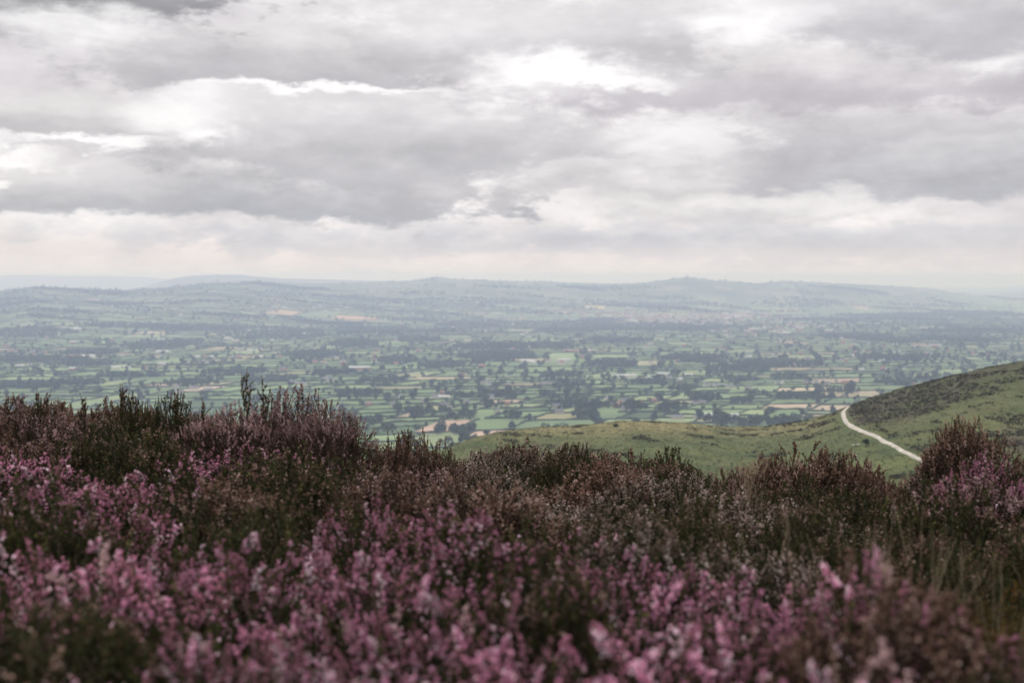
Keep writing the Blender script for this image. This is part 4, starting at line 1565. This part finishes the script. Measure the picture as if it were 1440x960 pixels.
def sprig(px, py, y, h, n, label):
    """a few leafy upright shoots from one root"""
    a, b, c = ray(px, py)
    x, zt = a / b * y, c / b * y
    g = np.random.default_rng(int(px * 7 + py))
    t = empty('heather_sprig', (x, y, zt - h))
    st, lf, bl = Acc(), Acc(), Acc()
    for k in range(n):
        f = g.uniform(.75, 1.0) if k else 1.0
        tip = np.array([g.normal(0, .022), g.normal(0, .02), h * f])
        p0 = tip * np.array([.2, .2, 0]) + np.array([0, 0, max(0, h * f - .20)])
        V, F = tube(shoot_points(np.array([0, 0, -.02]), p0, g.normal(0, .006, 3), np.linspace(0, 1, 4)), .0022, 3)
        st.add(V, F, .4)
        add_spike(bl, lf, st, p0, tip, g, 12, 80, .6, .006, .004, .4, .45, .010)
        for q in range(4):
            s0 = p0 + (tip - p0) * g.uniform(.2, .7)
            dd = np.array([g.normal(0, .5), g.normal(0, .5), 1.0]); dd /= np.linalg.norm(dd)
            add_spike(bl, lf, st, s0, s0 + dd * g.uniform(.03, .06), g, 4, 26, .5, .005, .004, .4, .45, .009)
    tag(obj('stem', st.mesh('stem', HM['twig']), t), kind='stuff')
    tag(obj('foliage', lf.mesh('foliage', HM['leaf_green']), t), kind='stuff')
    tag(obj('bloom', bl.mesh('bloom', HM['bloom_dry']), t), kind='stuff')
    tag(t, label, 'heather', 'heather sprigs sticking up over the crest')


sprig(345, 519, 7.3, .42, 4, 'tallest dark green sprig sticking up over the heather crest')
sprig(370, 526, 7.3, .40, 2, 'thinner dark sprig just right of the tallest sprig')
sprig(170, 538, 7.2, .38, 5, 'brownish green sprig standing up at the left crest')
sprig(248, 548, 7.2, .40, 6, 'bushy dark sprig between the left sprig and the tallest one')
sprig(290, 558, 7.3, .34, 3, 'small dark sprig just left of the tallest sprig')
sprig(55, 546, 7.2, .34, 5, 'pink-tipped sprig sticking up near the left edge')
sprig(118, 552, 7.2, .30, 3, 'thin sprig between the left edge and the left crest sprigs')
sprig(575, 598, 7.6, .30, 4, 'short dark sprig on the crest right of the twiggy bush')
sprig(612, 618, 7.6, .26, 5, 'dark green sprig where the grassy shoulder meets the heather')
sprig(1385, 602, 6.8, .30, 4, 'dusky sprig rising from the tall dark bush at right')
sprig(1335, 606, 6.9, .30, 4, 'dusky left-hand sprig on top of the tall dark bush')

# dry grass stalks among the heather at lower right
M['straw'] = mat_tint('dry_grass_straw', (0.16, 0.12, 0.075), (0.40, 0.33, 0.22), 0.8, 0.1, 0.2)
ga = Acc()
g = np.random.default_rng(77)
for (pxc, y0, n, spx) in [(1290, 3.0, 22, 90), (1240, 3.6, 14, 60), (1380, 3.2, 12, 50), (1320, 2.5, 7, 70), (1000, 4.6, 14, 60), (1060, 6.8, 16, 10), (860, 5.5, 10, 60)]:
    for k in range(n):
        y = y0 + g.normal(0, .25)
        x = (pxc + g.normal(0, spx) - 720) / 2000.0 * y
        z = float(h_moor(np.array([x]), np.array([y]))[0])
        H = g.uniform(.34, .48)
        tip = np.array([x + g.normal(0, .07), y + g.normal(0, .06), z + H])
        P = shoot_points(np.array([x, y, z]), tip, np.array([g.normal(0, .02), 0, .05]), np.linspace(0, 1, 7))
        V, F = tube(P, np.linspace(.0016, .0007, 7), 3)
        ga.add(V, F, np.clip(g.normal(.5, .25), 0, 1))
o = obj('dry_grass', ga.mesh('dry_grass', M['straw']))
tag(o, 'thin dry straw-coloured grass stalks among the heather at lower right', 'grass', kind='stuff')

# pale grass head leaning over the crest
a, b, c = ray(1053, 652)
yq = 6.9
t = empty('grass_tuft', (a / b * yq, yq, c / b * yq - .20))
g = np.random.default_rng(9)
ga, gb = Acc(), Acc()
for k in range(14):
    tip = np.array([g.normal(.0, .045), g.normal(0, .03), .20 + g.uniform(-.02, .03)])
    P = shoot_points(np.array([0, 0, -.05]), tip, np.array([-.02, 0, .03]), np.linspace(0, 1, 6))
    V, F = tube(P, np.linspace(.0014, .0008, 6), 3)
    ga.add(V, F, .7)
    n = 26
    tq = g.uniform(.75, 1, n)
    Pq = shoot_points(np.array([0, 0, -.05]), tip, np.array([-.02, 0, .03]), tq)
    d = rand_dirs(n, g) * .7 + np.array([.3, 0, .6]); d /= np.linalg.norm(d, axis=1, keepdims=True)
    V, F, T = blades(Pq, d, np.full(n, .012), np.full(n, .002), np.full(n, .95), g)
    gb.add(V, F, T)
tag(obj('stalk', ga.mesh('stalk', M['straw']), t), kind='stuff')
tag(obj('seed_head', gb.mesh('seed_head', M['straw']), t), kind='stuff')
tag(t, 'pale straw-coloured grass tuft showing on the crest below the grassy saddle', 'grass')

# ------------------------------------------------------------------ haze over the whole land
zlo = float(min(v.co.z for v in valley.data.vertices)) - 1.0
zlo = min(zlo, HV - 21)
hz = box(-47000, 47000, -47000, 47000, zlo, 38.0)
hm = bpy.data.materials.new('thin_haze')
hm.use_nodes = True
ht = hm.node_tree
ht.nodes.clear()
pv = ht.nodes.new('ShaderNodeVolumePrincipled')
pv.inputs['Color'].default_value = (0.58, 0.675, 1.0, 1)
pv.inputs['Absorption Color'].default_value = (0.82, 0.815, 0.97, 1)
pv.inputs['Density'].default_value = 1.22e-4
pv.inputs['Anisotropy'].default_value = 0.6
mo = ht.nodes.new('ShaderNodeOutputMaterial')
ht.links.new(pv.outputs[0], mo.inputs['Volume'])
o = obj('haze', mesh_np('haze', hz, box_faces(), hm))
tag(o, 'thin pale bluish haze filling the air over the vale', 'haze', kind='stuff')
